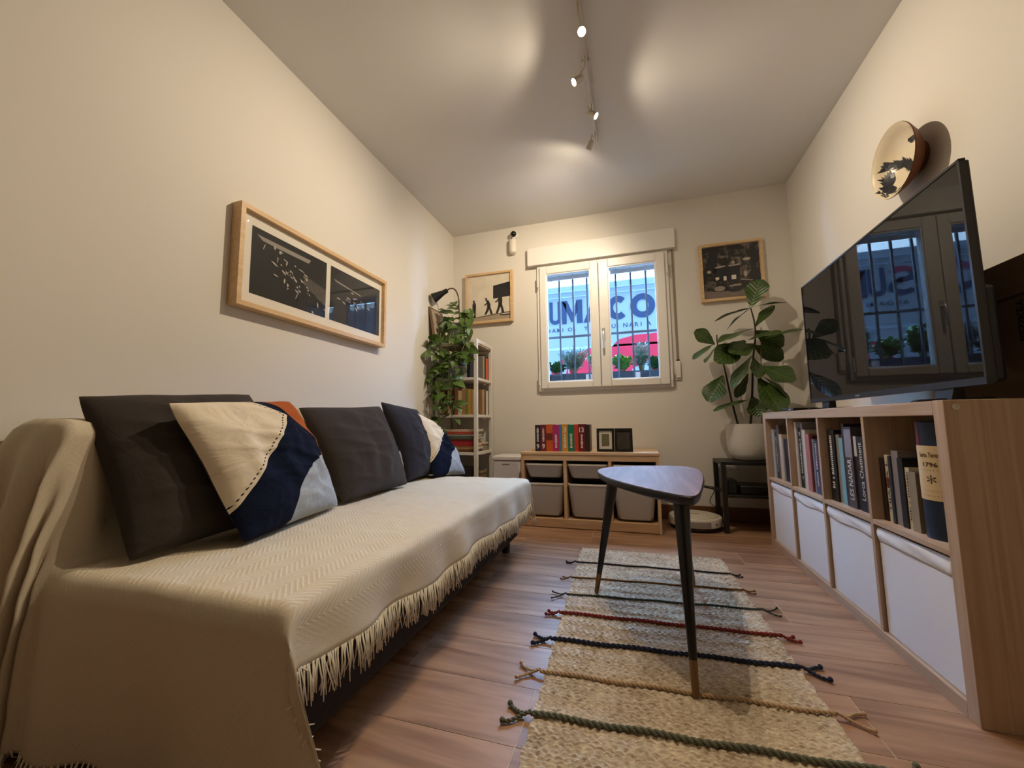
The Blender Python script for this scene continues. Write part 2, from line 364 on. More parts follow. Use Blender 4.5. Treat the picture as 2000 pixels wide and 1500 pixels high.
# planter and shrubs on the outer sill
pl = thing('window_planter', 'long dark planter box on the outer sill', 'planter', (-.964, YB+.31, 1.0))
PLM = plain('#1E2E3C', .6)
box('trough', -1.455, -.475, YB+.225, YB+.40, 1.0, 1.145, PLM, pl, bevel=.006)
box('soil', -1.45, -.48, YB+.235, YB+.39, 1.145, 1.15, plain('#2E241C', .95), pl)
for x in (-1.10, -.70):
    box('name_tag', x-.025, x+.025, YB+.222, YB+.225, 1.075, 1.135, plain('#D8DCE0', .6), pl)
def leafcard(m, p, d, n_, L, W, mi=0):
    d = d.normalized(); s_ = d.cross(n_).normalized(); n_ = s_.cross(d)
    m.add([p, p+d*L*.5+s_*W*.5+n_*L*.06, p+d*L, p+d*L*.5-s_*W*.5+n_*L*.06], [(0, 1, 2, 3)], mi)
SHR = [plain('#2C5424', .5), plain('#4E7A2C', .5), plain('#4E6A5C', .6)]
def shrub(label, x, hh, w, kind, n):
    yc = YB+.31
    t = thing('shrub', label, 'shrub', (x, yc, 1.15), 'shrubs in the outer planter')
    st_ = MB(); lf = MB(); lf.smooth = False
    for i in range(n//16):
        a = rnd.uniform(0, 6.28); q = rnd.uniform(.2, 1)
        tip = Vector((x+math.cos(a)*w*q, yc+math.sin(a)*.07*q, 1.145+hh*rnd.uniform(.55, 1))); b0 = Vector((x+math.cos(a)*.015, yc, 1.148))
        st_.tube([b0, b0.lerp(tip, .5)+Vector((0, 0, .02)), tip], .0016, 5)
        for j in range(16):
            p = b0.lerp(tip, .25+.75*j/15)+Vector((0, 0, .01))
            d = Vector((rnd.uniform(-1, 1), rnd.uniform(-1, 1), rnd.uniform(-.1, .9)))
            if kind == 2: leafcard(lf, p, d, Vector((rnd.random(), rnd.random(), 1)), .05, .006)
            else: leafcard(lf, p, d, Vector((rnd.random(), rnd.random(), 1)), .045, .034)
    build('stem', st_, plain('#6A6A48', .8), t)
    f = build('foliage', lf, SHR[kind], t, flat=True); f['kind'] = 'stuff'
shrub('feathery grey-green shrub in the planter behind the left pane', -1.24, .22, .13, 2, 960)
shrub('low mixed shrub at the left end of the outer planter', -1.39, .10, .07, 0, 300)
shrub('bright leafy shrub behind the middle of the window', -1.02, .21, .10, 1, 480)
shrub('bright round leafy shrub behind the left of the right pane', -.815, .13, .09, 1, 480)
shrub('tall feathery shrub behind the middle of the right pane', -.66, .24, .07, 2, 640)
shrub('low dark green shrub at the right end of the outer planter', -.545, .11, .07, 0, 320)
# ------------------------------------------------------------------ sofa
SX1, SY0, SY1 = -1.385, -.63, .99
sofa = thing('sofa', 'low dark grey sofa bed along the left wall under the cream throw', 'sofa', (-1.83, .18, 0))
DKF = fabric('#2E2A2E', 420, name='charcoal_upholstery')
box('base', XL+.03, SX1-.02, SY0, SY1, .075, .25, DKF, sofa, bevel=.012)
box('seat_cushion', XL+.03, SX1, SY0-.01, SY1+.01, .25, .372, DKF, sofa, bevel=.03, seg=4)
box('backrest', XL+.01, -2.165, SY0, SY1, .372, .690, DKF, sofa, bevel=.04, seg=4)
box('end_bolster', -2.165, -2.065, SY0, SY0+.08, .372, .715, DKF, sofa, bevel=.03, seg=4)
for x in (XL+.12, SX1-.075):
    for y in (SY0+.06, SY1-.06):
        build('leg', MB().lathe([(0, 0), (.022, 0), (.026, .078), (0, .078)], (x, y, 0), n=12).box(x-.03, x+.03, y-.03, y+.03, .066, .078), BLACK, sofa)

# ------------------------------------------------------------------ throw draped over it
m_, nt, b = newmat('cream_woven_throw'); THROW = m_
b.inputs['Roughness'].default_value = .95; b.inputs['Specular IOR Level'].default_value = .1
uvn = N(nt, 'ShaderNodeUVMap'); sep = N(nt, 'ShaderNodeSeparateXYZ'); nt.links.new(uvn.outputs[0], sep.inputs[0])
u_, v_ = sep.outputs[0], sep.outputs[1]
zig = math_n(nt, 'PINGPONG', v_, .045)
ph = math_n(nt, 'MULTIPLY', math_n(nt, 'ADD', u_, zig), 2*math.pi/.0145)
stripe = math_n(nt, 'POWER', math_n(nt, 'ADD', math_n(nt, 'MULTIPLY', math_n(nt, 'SINE', ph), .5), .5), 1.6)
wv = N(nt, 'ShaderNodeTexNoise'); wv.inputs['Scale'].default_value = 900; nt.links.new(uvn.outputs[0], wv.inputs['Vector'])
wv2 = N(nt, 'ShaderNodeTexNoise'); wv2.inputs['Scale'].default_value = 16; wv2.inputs['Detail'].default_value = 4; nt.links.new(uvn.outputs[0], wv2.inputs['Vector'])
onseat = math_n(nt, 'MULTIPLY', math_n(nt, 'GREATER_THAN', u_, -.66), math_n(nt, 'MULTIPLY', math_n(nt, 'GREATER_THAN', v_, .715), math_n(nt, 'LESS_THAN', v_, 1.400)))
stripe = math_n(nt, 'MULTIPLY', stripe, math_n(nt, 'MULTIPLY_ADD', onseat, .8, .2))
hgt = math_n(nt, 'ADD', math_n(nt, 'ADD', math_n(nt, 'MULTIPLY', stripe, .30), math_n(nt, 'MULTIPLY', wv.outputs[0], .35)), math_n(nt, 'MULTIPLY', wv2.outputs[0], .9))
bump(nt, b, hgt, .55, .004)
nt.links.new(mixc(nt, math_n(nt, 'MULTIPLY', math_n(nt, 'ADD', stripe, wv.outputs[0]), .5), lin('#CFC2AB'), lin('#E6DBC6')), b.inputs['Base Color'])

def resample(pts, n):
    pts = [Vector(p) for p in pts]; L = [0]
    for i in range(1, len(pts)): L.append(L[-1]+(pts[i]-pts[i-1]).length)
    out = []; k = 0
    for i in range(n):
        s = L[-1]*i/(n-1)
        while k < len(L)-2 and L[k+1] < s: k += 1
        out.append((pts[k].lerp(pts[k+1], (s-L[k])/max(1e-9, L[k+1]-L[k])), s))
    return out
prof = [(-2.262, .60), (-2.260, .70), (-2.248, .735), (-2.20, .745), (-2.09, .745), (-2.06, .738), (-2.043, .71), (-2.04, .60), (-2.042, .47), (-2.036, .415), (-2.015, .397), (-1.95, .393), (-1.70, .395), (-1.45, .396), (-1.372, .395), (-1.352, .390), (-1.343, .378), (-1.340, .350), (-1.338, .310), (-1.336, .275), (-1.334, .252)]
P0 = resample([(x, 0, z) for x, z in prof], 110); LEN = P0[-1][1]
Y0T, Y1T = -.655, 1.03
NT = 130
def nz(x, y, z=0, s=1.0): return mnoise.noise(Vector((x*s, y*s, z*s)))
def top_pt(p, s, y):
    x, z = p.x, p.z; s_l = s/LEN
    if z < .375 and x > -1.5:                          # front drop: soft waves, uneven hem
        k = min(1, (.375-z)/.11)
        x += k*(.008*math.sin(y*11+1.3)+.008*math.sin(y*23)+.008*nz(y, z, 3, 9)); z += k*(.008*math.sin(y*5.1+.4)+.005*math.sin(y*13)+.036*max(0, min(1, (-.15-y)/.5)))
    elif z < .43 and x > -2.0:                         # seat: faint rumples
        z += .004*nz(x, y, 0, 7)+.002*nz(x, y, 4, 22)
    else:
        x += .006*nz(y, z, 2, 6); z += .006*nz(x, y, 5, 6)
        k = min(1, max(0, (y+.60)/.10)); k = k*k*(3-2*k)   # behind the cushions the back is lower and slimmer
        if x > -2.24: x -= .085*k*min(1, (z-.393)/.08); z -= .032*k*max(0, min(1, (z-.60)/.1))
    return Vector((x, y, z))
G_ = []; UV = []
ys = [Y0T+(Y1T-Y0T)*j/(NT-1) for j in range(NT)]
# end hang at the near side (w 0..1 downwards), top sheet, end hang at the far side
NW = 44
def near_pt(i, w):
    p, s = P0[i]; base = top_pt(p, s, Y0T); x, z = base.x, base.z
    zh = .028+.006*math.sin(s*31)
    if x < -2.0 and z > .40 or x < -2.03:              # from the backrest: hangs in folds, leaning out to the viewer
        f = s/LEN
        q = min(1, max(0, (f-.0)/.42))
        zz = z+(zh+.0-z)*w; drop = z-zz
        fold = .040*math.sin(s*2*math.pi/.125+.7)*min(1, w*2.4)*(1-.3*w)
        y = Y0T-.028*min(1, w*7)**.5-.15*drop*(1.2-q*.9)-fold*.7-.004*nz(s, w, 1, 9)
        xx = x+fold*.35+drop*(-.10*(1-q)+.02)
        if z > .40 and x > -2.06: xx = x-(drop)*.16*(1-q*.8)+fold*.4
        return Vector((max(xx, XL+.008), y, zz))
    zz = z+(zh-z)*w; drop = z-zz
    f = (x+2.03)/.695
    y = Y0T-.030*min(1, w*9)**.5-.007*w*math.sin(x*31)-.016*w*math.sin(x*13+2)+.012*w*max(0, f)
    xx = x+drop*.36*max(0, f)**3
    if f > .9: y += (f-.9)*.12*w
    return Vector((xx, y, zz))
def far_pt(i, w):
    p, s = P0[i]; base = top_pt(p, s, Y1T); x, z = base.x, base.z
    zl = max(.16, z-.20); zz = z+(zl-z)*w; drop = z-zz
    return Vector((x+(.10*drop*max(0, (x+2.0)/.66)**2), Y1T+.025*min(1, w*7)**.5+.01*w*math.sin(x*20)+.10*w*max(0, (x+1.6)), zz))
rows = []; uvr = []
for jw in range(NW, 0, -1):
    w = jw/NW; rows.append([near_pt(i, w) for i in range(110)]); uvr.append([(Y0T-w*.36, P0[i][1]) for i in range(110)])
for y in ys: rows.append([top_pt(p, s, y) for p, s in P0]); uvr.append([(y, s) for p, s in P0])
for jw in range(1, 13): w = jw/12; rows.append([far_pt(i, w) for i in range(110)]); uvr.append([(Y1T+w*.2, P0[i][1]) for i in range(110)])
thr = thing('throw_blanket', 'cream herringbone throw with fringe draped over the sofa', 'blanket', (-1.8, .18, .38))
mb = MB(); mb.grid(rows); mb.uv = [q for r_ in uvr for q in r_]
tb = build('cloth', mb, THROW, thr, auto=0)
so = tb.modifiers.new('cloth_thickness', 'SOLIDIFY'); so.thickness = .003; so.offset = 1
# fringe
fr = MB()
def strand(p, out, L):
    q = Vector((rnd.gauss(0, .006), rnd.gauss(0, .006), 0)); d = Vector((0, 0, -1))
    m1 = p+d*L*.5+out*.004+q*.5; e = p+d*L+out*.003+q+Vector((rnd.gauss(0, .004), rnd.gauss(0, .004), 0))
    fr.tube([p+Vector((0, 0, .004)), m1, e], [.0019, .0017, .0012], 4)
hem = [top_pt(P0[-1][0], P0[-1][1], y) for y in [Y0T+(Y1T-Y0T)*i/560 for i in range(561)]]
for p in hem:
    cl = rnd.gauss(0, .002)
    strand(p+Vector((.002+cl*.3, cl, 0)), Vector((1, 0, 0)), rnd.uniform(.050, .072))
for t_ in range(52):
    i0 = 60+t_*49/51; i = int(i0); p = far_pt(min(109, i), 1); strand(p, Vector((0, 1, 0)), rnd.uniform(.035, .05))
for t_ in range(90):                                   # the loose edge of the near corner
    w = t_/89; p = near_pt(109, w); strand(p+Vector((.001, .004, 0)), Vector((1, .3, 0)), rnd.uniform(.018, .034)*(1 if w > .55 else .25))
for t_ in range(170):
    i = int(20+89*t_/169); p = near_pt(i, 1); strand(p, Vector((0, -1, 0)), .020)
ff = build('fringe', fr, plain('#E2DACB', .95), thr, auto=0); ff['kind'] = 'stuff'

# ------------------------------------------------------------------ cushions
def cushion_mesh(TL, TR, BL, BR, thick, seed=0, n=54, wr=.008, ears=.045, back=.45):
    TL, TR, BL, BR = map(Vector, (TL, TR, BL, BR))
    nrm = ((TR-BL).cross(TL-BR)).normalized()
    if nrm.x < 0: nrm = -nrm
    def P(u, v, side):
        uu = .5+(u-.5)*(1-ears*(1-(2*v-1)**2)); vv = .5+(v-.5)*(1-ears*(1-(2*u-1)**2))
        cr = .030*(abs(2*u-1)*abs(2*v-1))**5; uu = .5+(uu-.5)*(1-cr); vv = .5+(vv-.5)*(1-cr)
        p = BL.lerp(BR, uu).lerp(TL.lerp(TR, uu), vv)
        e = max(0, (1-abs(2*u-1)**2.1)*(1-abs(2*v-1)**2.1))
        t = thick*.5*e**.5*(1 if side > 0 else back)
        r_ = math.hypot(u-.5, v-.5)
        wv_ = wr*e*(nz(u*3+seed, v*3, side*2.1, 1.6)+.6*math.sin(9*(u+v)+seed)*max(0, r_-.25)+.5*nz(u*9, v*4+seed, 7, 1)+.9*(1-abs(nz(u*1.6+seed, v*6+u*2, 3, 1)))**5-.45)
        edge = .004*(1-e)*(nz(u*5+seed*3, v*5, 1.7))
        return p+nrm*(side*(t+wv_)+edge)
    mb = MB(); uv = []
    for side in (1, -1):
        rows = [[P(i/n, j/n, side) for j in range(n+1)] for i in range(n+1)]
        mb.grid(rows, 0 if side == 1 else 1, flip=(side == -1)); uv += [(i/n, j/n) for i in range(n+1) for j in range(n+1)]
    mb.uv = uv; return mb
# patchwork cover: white, navy, rust and pale blue fields sewn together
m_, nt, b = newmat('patchwork_cotton'); PATCH = m_; b.inputs['Roughness'].default_value = .95; b.inputs['Specular IOR Level'].default_value = .12
uvn = N(nt, 'ShaderNodeUVMap'); sep = N(nt, 'ShaderNodeSeparateXYZ'); nt.links.new(uvn.outputs[0], sep.inputs[0]); U, V = sep.outputs[0], sep.outputs[1]
def dist(cx, cz, rx=1, rz=1):
    a = math_n(nt, 'DIVIDE', math_n(nt, 'SUBTRACT', U, cx), rx); c = math_n(nt, 'DIVIDE', math_n(nt, 'SUBTRACT', V, cz), rz)
    return math_n(nt, 'SQRT', math_n(nt, 'ADD', math_n(nt, 'MULTIPLY', a, a), math_n(nt, 'MULTIPLY', c, c)))
edge = math_n(nt, 'MINIMUM', math_n(nt, 'MULTIPLY', math_n(nt, 'SUBTRACT', V, .21), 1.04), math_n(nt, 'SUBTRACT', .64, math_n(nt, 'MULTIPLY', math_n(nt, 'POWER', math_n(nt, 'MAXIMUM', math_n(nt, 'SUBTRACT', V, .68), 0.0), 2.0), 1.5)))
dW = math_n(nt, 'SUBTRACT', edge, U); white = math_n(nt, 'GREATER_THAN', dW, 0.0)
blue = math_n(nt, 'LESS_THAN', dist(.98, -.02, .62, .47), 1.0)
dN = dist(.05, .20, .86, 1.05); rust = math_n(nt, 'GREATER_THAN', dN, 1.0)
dash = math_n(nt, 'GREATER_THAN', math_n(nt, 'SINE', math_n(nt, 'MULTIPLY', V, 260)), .0)
ring = math_n(nt, 'MULTIPLY', math_n(nt, 'LESS_THAN', math_n(nt, 'ABSOLUTE', math_n(nt, 'SUBTRACT', dW, .034)), .006), dash)
nzz = N(nt, 'ShaderNodeTexNoise'); nzz.inputs['Scale'].default_value = 30; nzz.inputs['Detail'].default_value = 8; nt.links.new(uvn.outputs[0], nzz.inputs['Vector'])
nz2 = N(nt, 'ShaderNodeTexNoise'); nz2.inputs['Scale'].default_value = 5; nz2.inputs['Detail'].default_value = 3; nz2.inputs['Distortion'].default_value = 1; nt.links.new(uvn.outputs[0], nz2.inputs['Vector'])
pale = mixc(nt, nzz.outputs[0], lin('#8E9AA8'), lin('#BCC4C9'))
c = mixc(nt, rust, lin('#10182C'), lin('#A4562A')); c = mixc(nt, blue, c, pale); c = mixc(nt, white, c, lin('#DCCFB8')); c = mixc(nt, ring, c, lin('#1A1A22'))
nt.links.new(c, b.inputs['Base Color'])
bump(nt, b, math_n(nt, 'ADD', nz2.outputs[0], math_n(nt, 'MULTIPLY', nzz.outputs[0], .1)), .5, .02)
NAVYF = fabric('#10162A', 420); DARK = fabric('#3B3531', 420, name='dark_cushion_linen'); DARK2 = fabric('#2B2930', 420)
BEIGE = fabric('#B7A786', 300)
def cushion(name, label, TL, TR, BL, BR, thick, mats, seed=0, **k):
    c = (Vector(BL)+Vector(BR))/2
    t = thing(name, label, 'cushion', c, 'cushions on the sofa')
    build('cover', cushion_mesh(TL, TR, BL, BR, thick, seed, **k), mats, t, auto=0)
    e = [BL, BR, TR, TL, BL]; 
    return t
ZT = .400
cushion('cushion', 'largest dark brown cushion at the near end of the sofa', atX(145, 770, -2.105), atX(489, 768, -2.105), (-1.898, -.605, ZT-.002), (-1.90, -.13, ZT+.01), .20, DARK, 1, wr=.014)
cushion('patchwork_cushion', 'patchwork cushion of white, navy, rust and pale blue leaning on the largest dark cushion', atX(322, 784, -1.935), atX(566, 781, -2.02), (-1.765, -.42, ZT), (-1.875, .075, ZT), .19, [PATCH, NAVYF], 2, wr=.022)
cushion('cushion', 'beige cushion squeezed between the rust corner and the middle dark cushion', atX(505, 792, -2.16), atX(600, 797, -2.15), (-1.99, -.02, ZT), (-1.99, .38, ZT), .09, BEIGE, 3)
cushion('cushion', 'flat dark brown cushion in the middle of the sofa, next to the patchwork one', atX(579, 794, -2.045), atX(742, 792, -2.10), (-1.885, .105, ZT), (-1.905, .625, ZT), .17, DARK, 4, wr=.013)
cushion('patchwork_cushion', 'patchwork cushion mostly hidden behind the middle dark cushion', (-2.12, .35, .80), (-2.12, .80, .80), (-1.985, .36, ZT), (-1.985, .83, ZT), .11, [PATCH, NAVYF], 5)
cushion('cushion', 'upright dark grey cushion just left of the far patchwork cushion', atX(741, 783, -2.07), (-2.09, 1.02, .82), (-1.955, .70, ZT), (-1.975, 1.06, ZT), .17, DARK2, 6)
cushion('cushion', 'dark cushion whose corner shows behind the upright grey cushion', (-2.16, .72, .80), atX(803, 796, -2.16), (-2.05, .80, ZT), (-2.05, 1.17, ZT), .10, DARK, 7)
cushion('patchwork_cushion', 'patchwork cushion at the far window end of the sofa', atX(806, 802, -2.04), (-2.13, 1.33, .70), (-1.90, .90, ZT), atX(910, 927, -1.86), .17, [PATCH, NAVYF], 8, wr=.018)
# ------------------------------------------------------------------ low bookcase on the right
KL, KD, KH, KT = 1.465, .388, .765, .038
bc = thing('cube_bookcase', 'low oak cube bookcase with eight compartments under the television', 'bookcase', (KD/2, KL/2, 0))
sp = box('side_panel', 0, KD, 0, KT, 0, KH, OAKV, bc, bevel=.0015)
build('screw_cover', MB().lathe([(0, 0), (.0075, 0), (.0075, .002), (.004, .002), (.0035, .0005), (0, .0005)], (.024, 0, .747), (0, -1, 0), 16), plain('#CFC8BE', .5), sp)
box('side_panel', 0, KD, KL-KT, KL, 0, KH, OAKV, bc, bevel=.0015)
box('top_panel', 0, KD, KT, KL-KT, KH-KT, KH-.0008, OAK, bc, bevel=.0015)
box('bottom_panel', 0, KD, KT, KL-KT, 0, KT, OAK, bc, bevel=.0015)
CW = (KL-2*KT-3*.016)/4; CY = [KT+i*(CW+.016) for i in range(4)]     # near edge of each compartment
for i in range(1, 4): box('divider', .001, KD, CY[i]-.016, CY[i], KT, KH-KT, OAKV, bc, bevel=.001)
for i in range(4): box('shelf_board', .001, KD, CY[i], CY[i]+CW, .375, .391, OAK, bc, bevel=.001)
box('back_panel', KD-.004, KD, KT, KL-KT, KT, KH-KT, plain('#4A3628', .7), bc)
# fabric bins
BINF = fabric('#E3E3E6', 700, nb=.06, var=.05, name='white_bin_fabric')
where = ['nearest the viewer', 'second nearest the viewer', 'third from the near end', 'farthest from the viewer']
for i in range(4):
    y0, y1 = CY[i]+.006, CY[i]+CW-.006; xf = .012
    t = thing('fabric_bin', 'white fabric bin in the lower compartment '+where[i], 'storage bin', (.19, (y0+y1)/2, KT), 'white fabric bins in the bookcase')
    n = 24; rows = []
    for a in range(n+1):
        f = a/n; rows.append([Vector((xf+.006*math.sin(math.pi*f)*math.sin(math.pi*c/10)*(-.5), y0+(y1-y0)*f, KT+.002+(.30)*c/10)) for c in range(11)])
    mb = MB(); mb.grid(rows, flip=True); mb.box(xf+.003, .36, y0, y0+.003, KT+.002, .338); mb.box(xf+.003, .36, y1-.003, y1, KT+.002, .338); mb.box(xf+.003, .36, y0, y1, KT+.002, KT+.006); mb.box(.357, .36, y0, y1, KT+.002, .338)
    build('body', mb, BINF, t)
    rows = []
    for a in range(n+1):
        f = a/n; sag = .0015*math.sin(3*math.pi*f+i)+.002*math.sin(7*f+i*2)
        rows.append([Vector((xf-.002-.004*math.sin(math.pi*c/6)+.002*math.sin(9*f+c), y0+(y1-y0)*f, .367-(.046+sag)*c/6)) for c in range(7)])
    mb = MB(); mb.grid(rows)
    h_ = build('hem_band', mb, BINF, t); s_ = h_.modifiers.new('thickness', 'SOLIDIFY'); s_.thickness = .004; s_.offset = -1

# ------------------------------------------------------------------ books
def book(label, group, c0, along, out, th, ht, dp, hexc, rough=.5, text=None, tcol='#E8E4DA', th_h=.55, tz=(.12, .85), band=None):
    """c0: near bottom corner of the spine; along: thickness direction; out: direction the spine faces"""
    A, O, Zv = Vector(along), Vector(out), Vector((0, 0, 1)); c0 = Vector(c0)
    def B(a0, a1, d0, d1, z0, z1):
        m = MB(); pts = []
        for z in (z0, z1):
            for a, d in ((a0, d0), (a1, d0), (a1, d1), (a0, d1)): pts.append(c0+A*a-O*d+Zv*z)
        m.hexa(pts); return m
    t = thing('book', label, 'book', c0+A*th/2-O*dp/2, group)
    m = join(B(0, th, 0, .003, 0, ht), B(0, .0025, .003, dp, 0, ht), B(th-.0025, th, .003, dp, 0, ht)); m.smooth = False
    build('cover', m, plain(hexc, rough), t, flat=True)
    build('pages', B(.0028, th-.0028, .0032, dp-.004, .003, ht-.003), plain('#CFC3AC', .9), t, flat=True)
    if band: build('spine_band', B(.0006, th-.0006, -.0006, 0, ht*band[0], ht*band[1]), plain(band[2], .6), t, flat=True)
    if text:
        hh = th*(.34 if text == '|' else th_h); L = ht*(tz[1]-tz[0])
        # letters read upwards; their tops point to the left of somebody facing the spine
        left = O.cross(Zv)
        mid = c0+A*th/2+O*.0012+Zv*ht*tz[0]
        if text == '|':                                 # lettering too small to read: a run of strokes
            mk = MB(); q = 0; rk = random.Random(int(abs(c0.y)*9999))
            while q < L:
                w_ = rk.uniform(.004, .008); hk = hh*rk.uniform(.6, 1)
                if rk.random() > .15: mk.poly([mid+Zv*(q+a_)+left*(b_-hh/2) for a_, b_ in ((0, 0), (w_, 0), (w_, hk), (0, hk))])
                q += w_+.003
            build('spine_lettering', mk, plain(tcol, .6), t, flat=True); return t
        build('spine_lettering', text_mb(text, lambda x, y: mid+Zv*x+left*(y-hh/2), width=L, height=hh, thick=.01), plain(tcol, .6), t, flat=True)
    return t
def names(h):
    r_, g_, b_ = [int(h[i:i+2], 16) for i in (1, 3, 5)]; mx, mn = max(r_, g_, b_), min(r_, g_, b_)
    if mx < 62: return 'black'
    if mx-mn < 24: return 'grey' if mx < 175 else 'white'
    if r_ == mx and b_ > g_+15: return 'purple' if r_ < 120 else ('maroon' if r_ < 150 else 'pink')
    if r_ == mx and g_ > b_: return 'brown' if mx < 130 else ('cream' if mn > 120 else ('orange' if g_ > 80 else 'red'))
    if r_ == mx: return 'red'
    if g_ == mx: return 'green' if b_ < g_-10 else 'turquoise'
    return 'blue' if mx > 100 else 'navy'
CELLS = {3: ('farthest', [(.034, '#AEB9C6', .275), (.036, '#15161A', .262, '|'), (.040, '#54463C', .302), (.044, '#C4B19A', .250), (.020, '#A49C90', .232), (.060, '#17172C', .226), (.030, '#8A7A70', .205), (.026, '#2A2622', .215)]),
         2: ('second farthest', [(.024, '#D9D9E6', .318), (.046, '#10141C', .290, '|'), (.018, '#8E8C86', .312), (.034, '#C9BCA8', .282), (.046, '#A86A6C', .262), (.018, '#3E1420', .255), (.022, '#78797C', .240), (.040, '#33405E', .236, '|'), (.046, '#5C2A52', .222, '|')]),
         1: ('second nearest', [(.060, '#15120F', .285, '|'), (.026, '#8A8070', .268), (.034, '#78A8B0', .256), (.022, '#2C2A30', .312), (.052, '#4A454C', .300, 'LES NADAR'), (.022, '#2A2124', .268), (.046, '#0E1018', .266, 'Lorca Chatiment'), (.030, '#5E5A7C', .238), (.026, '#6A4A34', .232)]),
         0: ('nearest', [(.022, '#2A1A16', .200), (.024, '#CFC7B4', .212, 'TIJANA L'), (.014, '#2C3446', .210), (.034, '#857C78', .228), (.026, '#141314', .208), (.020, '#C6B898', .182, '|'), (.034, '#8E8068', .172)])}
for ci, (wname, lst) in CELLS.items():
    y = CY[ci]+CW-.004
    tot = sum(b_[0] for b_ in lst); lim = CW-.012 if ci else .19
    k = min(1.0, lim/tot)
    for j, bk in enumerate(lst):
        th = bk[0]*k; hx_ = bk[1]; txt = bk[3] if len(bk) > 3 else None
        y -= th
        xs_ = .028+.006*((j*3) % 4)/3 if ci else .032+.004*(j % 2)
        lab = '%s book, %s from left in the %s upper bookcase compartment' % (names(hx_), ORD[j], wname)
        dk = sum(int(hx_[i:i+2], 16) for i in (1, 3, 5)) < 400
        band = None
        if txt == 'LES NADAR': band = (.62, .97, '#8C8692')
        if hx_ == '#2A2124': band = (.72, .99, '#C9C5BC')
        if txt == 'TIJANA L': band = (.52, .66, '#7A4426')
        book(lab, 'books in the oak bookcase', (xs_, y, .391), (0, 1, 0), (-1, 0, 0), th-.001, bk[2], .20, hx_, .5, txt, '#D8D4CC' if dk else '#3A342E', tz=(.10, .60) if txt == 'LES NADAR' else (.15, .92), band=band)
# drinks tube
tb_ = thing('bottle_tube', 'tall dark blue bottle tube with cream label in the near compartment', 'tube', (.085, .155, .391))
TC = (.085, .150, .391); TR_ = .058
build('tube', MB().lathe([(0, 0), (TR_, 0), (TR_, .318), (TR_-.004, .322), (0, .322)], TC, n=40), plain('#12243A', .45), tb_)
def ontube(a, z, r_=TR_+.0012): return Vector((TC[0]-r_*math.cos(a), TC[1]+r_*math.sin(a), TC[2]+z))
mb = MB(); mb.grid([[ontube(-1.25+1.75*i/20, .105+.148*j) for j in (0, 1)] for i in range(21)])
lb = build('paper_label', mb, plain('#D2B98E', .7), tb_)
mb = MB(); mb.grid([[ontube(.02+.36*i/6, .253+.065*j, TR_+.0008) for j in (0, 1)] for i in range(7)])
build('ribbon', mb, plain('#5E1820', .6), tb_)
def lab(s, z, w, hh, th=.0): return text_mb(s, lambda x, y: ontube(-.40+(w/2-x)/TR_, z+y, TR_+.002), width=w, height=hh, thick=th)
build('label_print', join(lab('Santa Teresa', .222, .052, .013, .01), lab('1796', .196, .034, .012, .02), lab('- - - - - - -', .186, .050, .0012), lab('*', .150, .022, .024), lab('- - - - - -', .130, .04, .0012), lab('- - - - - - - -', .117, .055, .0012)), plain('#3C2A1C', .7), lb, flat=True)

# ------------------------------------------------------------------ television
TX, TY0, TY1, TZ0, TZ1 = .100, .004, 1.052, .802, 1.392
tv = thing('television', 'large black flat-screen television on the oak bookcase reflecting the window', 'television', (.14, .53, KH))
m_, nt, b = newmat('dark_screen'); b.inputs['Base Color'].default_value = (.006, .006, .008, 1); b.inputs['Roughness'].default_value = .012; b.inputs['IOR'].default_value = 1.28
box('screen', TX, TX+.004, TY0+.006, TY1-.006, TZ0+.018, TZ1-.006, m_, tv)
GB = plain('#050506', .5)
build('bezel', join(MB().box(TX-.002, TX+.012, TY0, TY0+.007, TZ0, TZ1), MB().box(TX-.002, TX+.012, TY1-.007, TY1, TZ0, TZ1), MB().box(TX-.002, TX+.012, TY0, TY1, TZ1-.007, TZ1), MB().box(TX-.003, TX+.012, TY0, TY1, TZ0, TZ0+.019)), plain('#0A0A0D', .4), tv, flat=True)
box('back_panel', TX+.006, TX+.022, TY0+.002, TY1-.002, TZ0+.004, TZ1-.004, GB, tv, bevel=.004)
box('rear_housing', TX+.02, TX+.062, TY0+.03, TY1-.03, TZ0+.006, TZ0+.26, GB, tv, bevel=.012)
box('maker_badge', TX-.0045, TX-.003, .59, .62, TZ0+.006, TZ0+.012, plain('#9AA6B4', .3, metal=.8), tv)
for y in (.16, .90):
    mb = MB(); mb.hexa([(TX-.075, y-.012, KH), (TX+.12, y-.012, KH), (TX+.12, y+.012, KH), (TX-.075, y+.012, KH), (TX-.06, y-.012, KH+.008), (TX+.10, y-.012, KH+.012), (TX+.10, y+.012, KH+.012), (TX-.06, y+.012, KH+.008)])
    mb.hexa([(TX, y-.03, KH+.006), (TX+.03, y-.03, KH+.006), (TX+.03, y+.03, KH+.006), (TX, y+.03, KH+.006), (TX+.004, y-.04, TZ0+.01), (TX+.026, y-.04, TZ0+.01), (TX+.026, y+.04, TZ0+.01), (TX+.004, y+.04, TZ0+.01)])
    build('foot', mb, GB, tv, flat=True)
stb = thing('set_top_box', 'small black box with a painted pale glint under the far end of the television', 'media box', (.10, 1.13, KH))
box('case', .03, .14, 1.07, 1.23, KH, KH+.016, GB, stb, bevel=.003)
box('front_glint', .0285, .0305, 1.10, 1.125, KH+.005, KH+.011, plain('#B8CBD8', .3), stb)  # pale patch painted in for a bright reflection, not a lamp
tv.rotation_euler.z = math.radians(-.45)
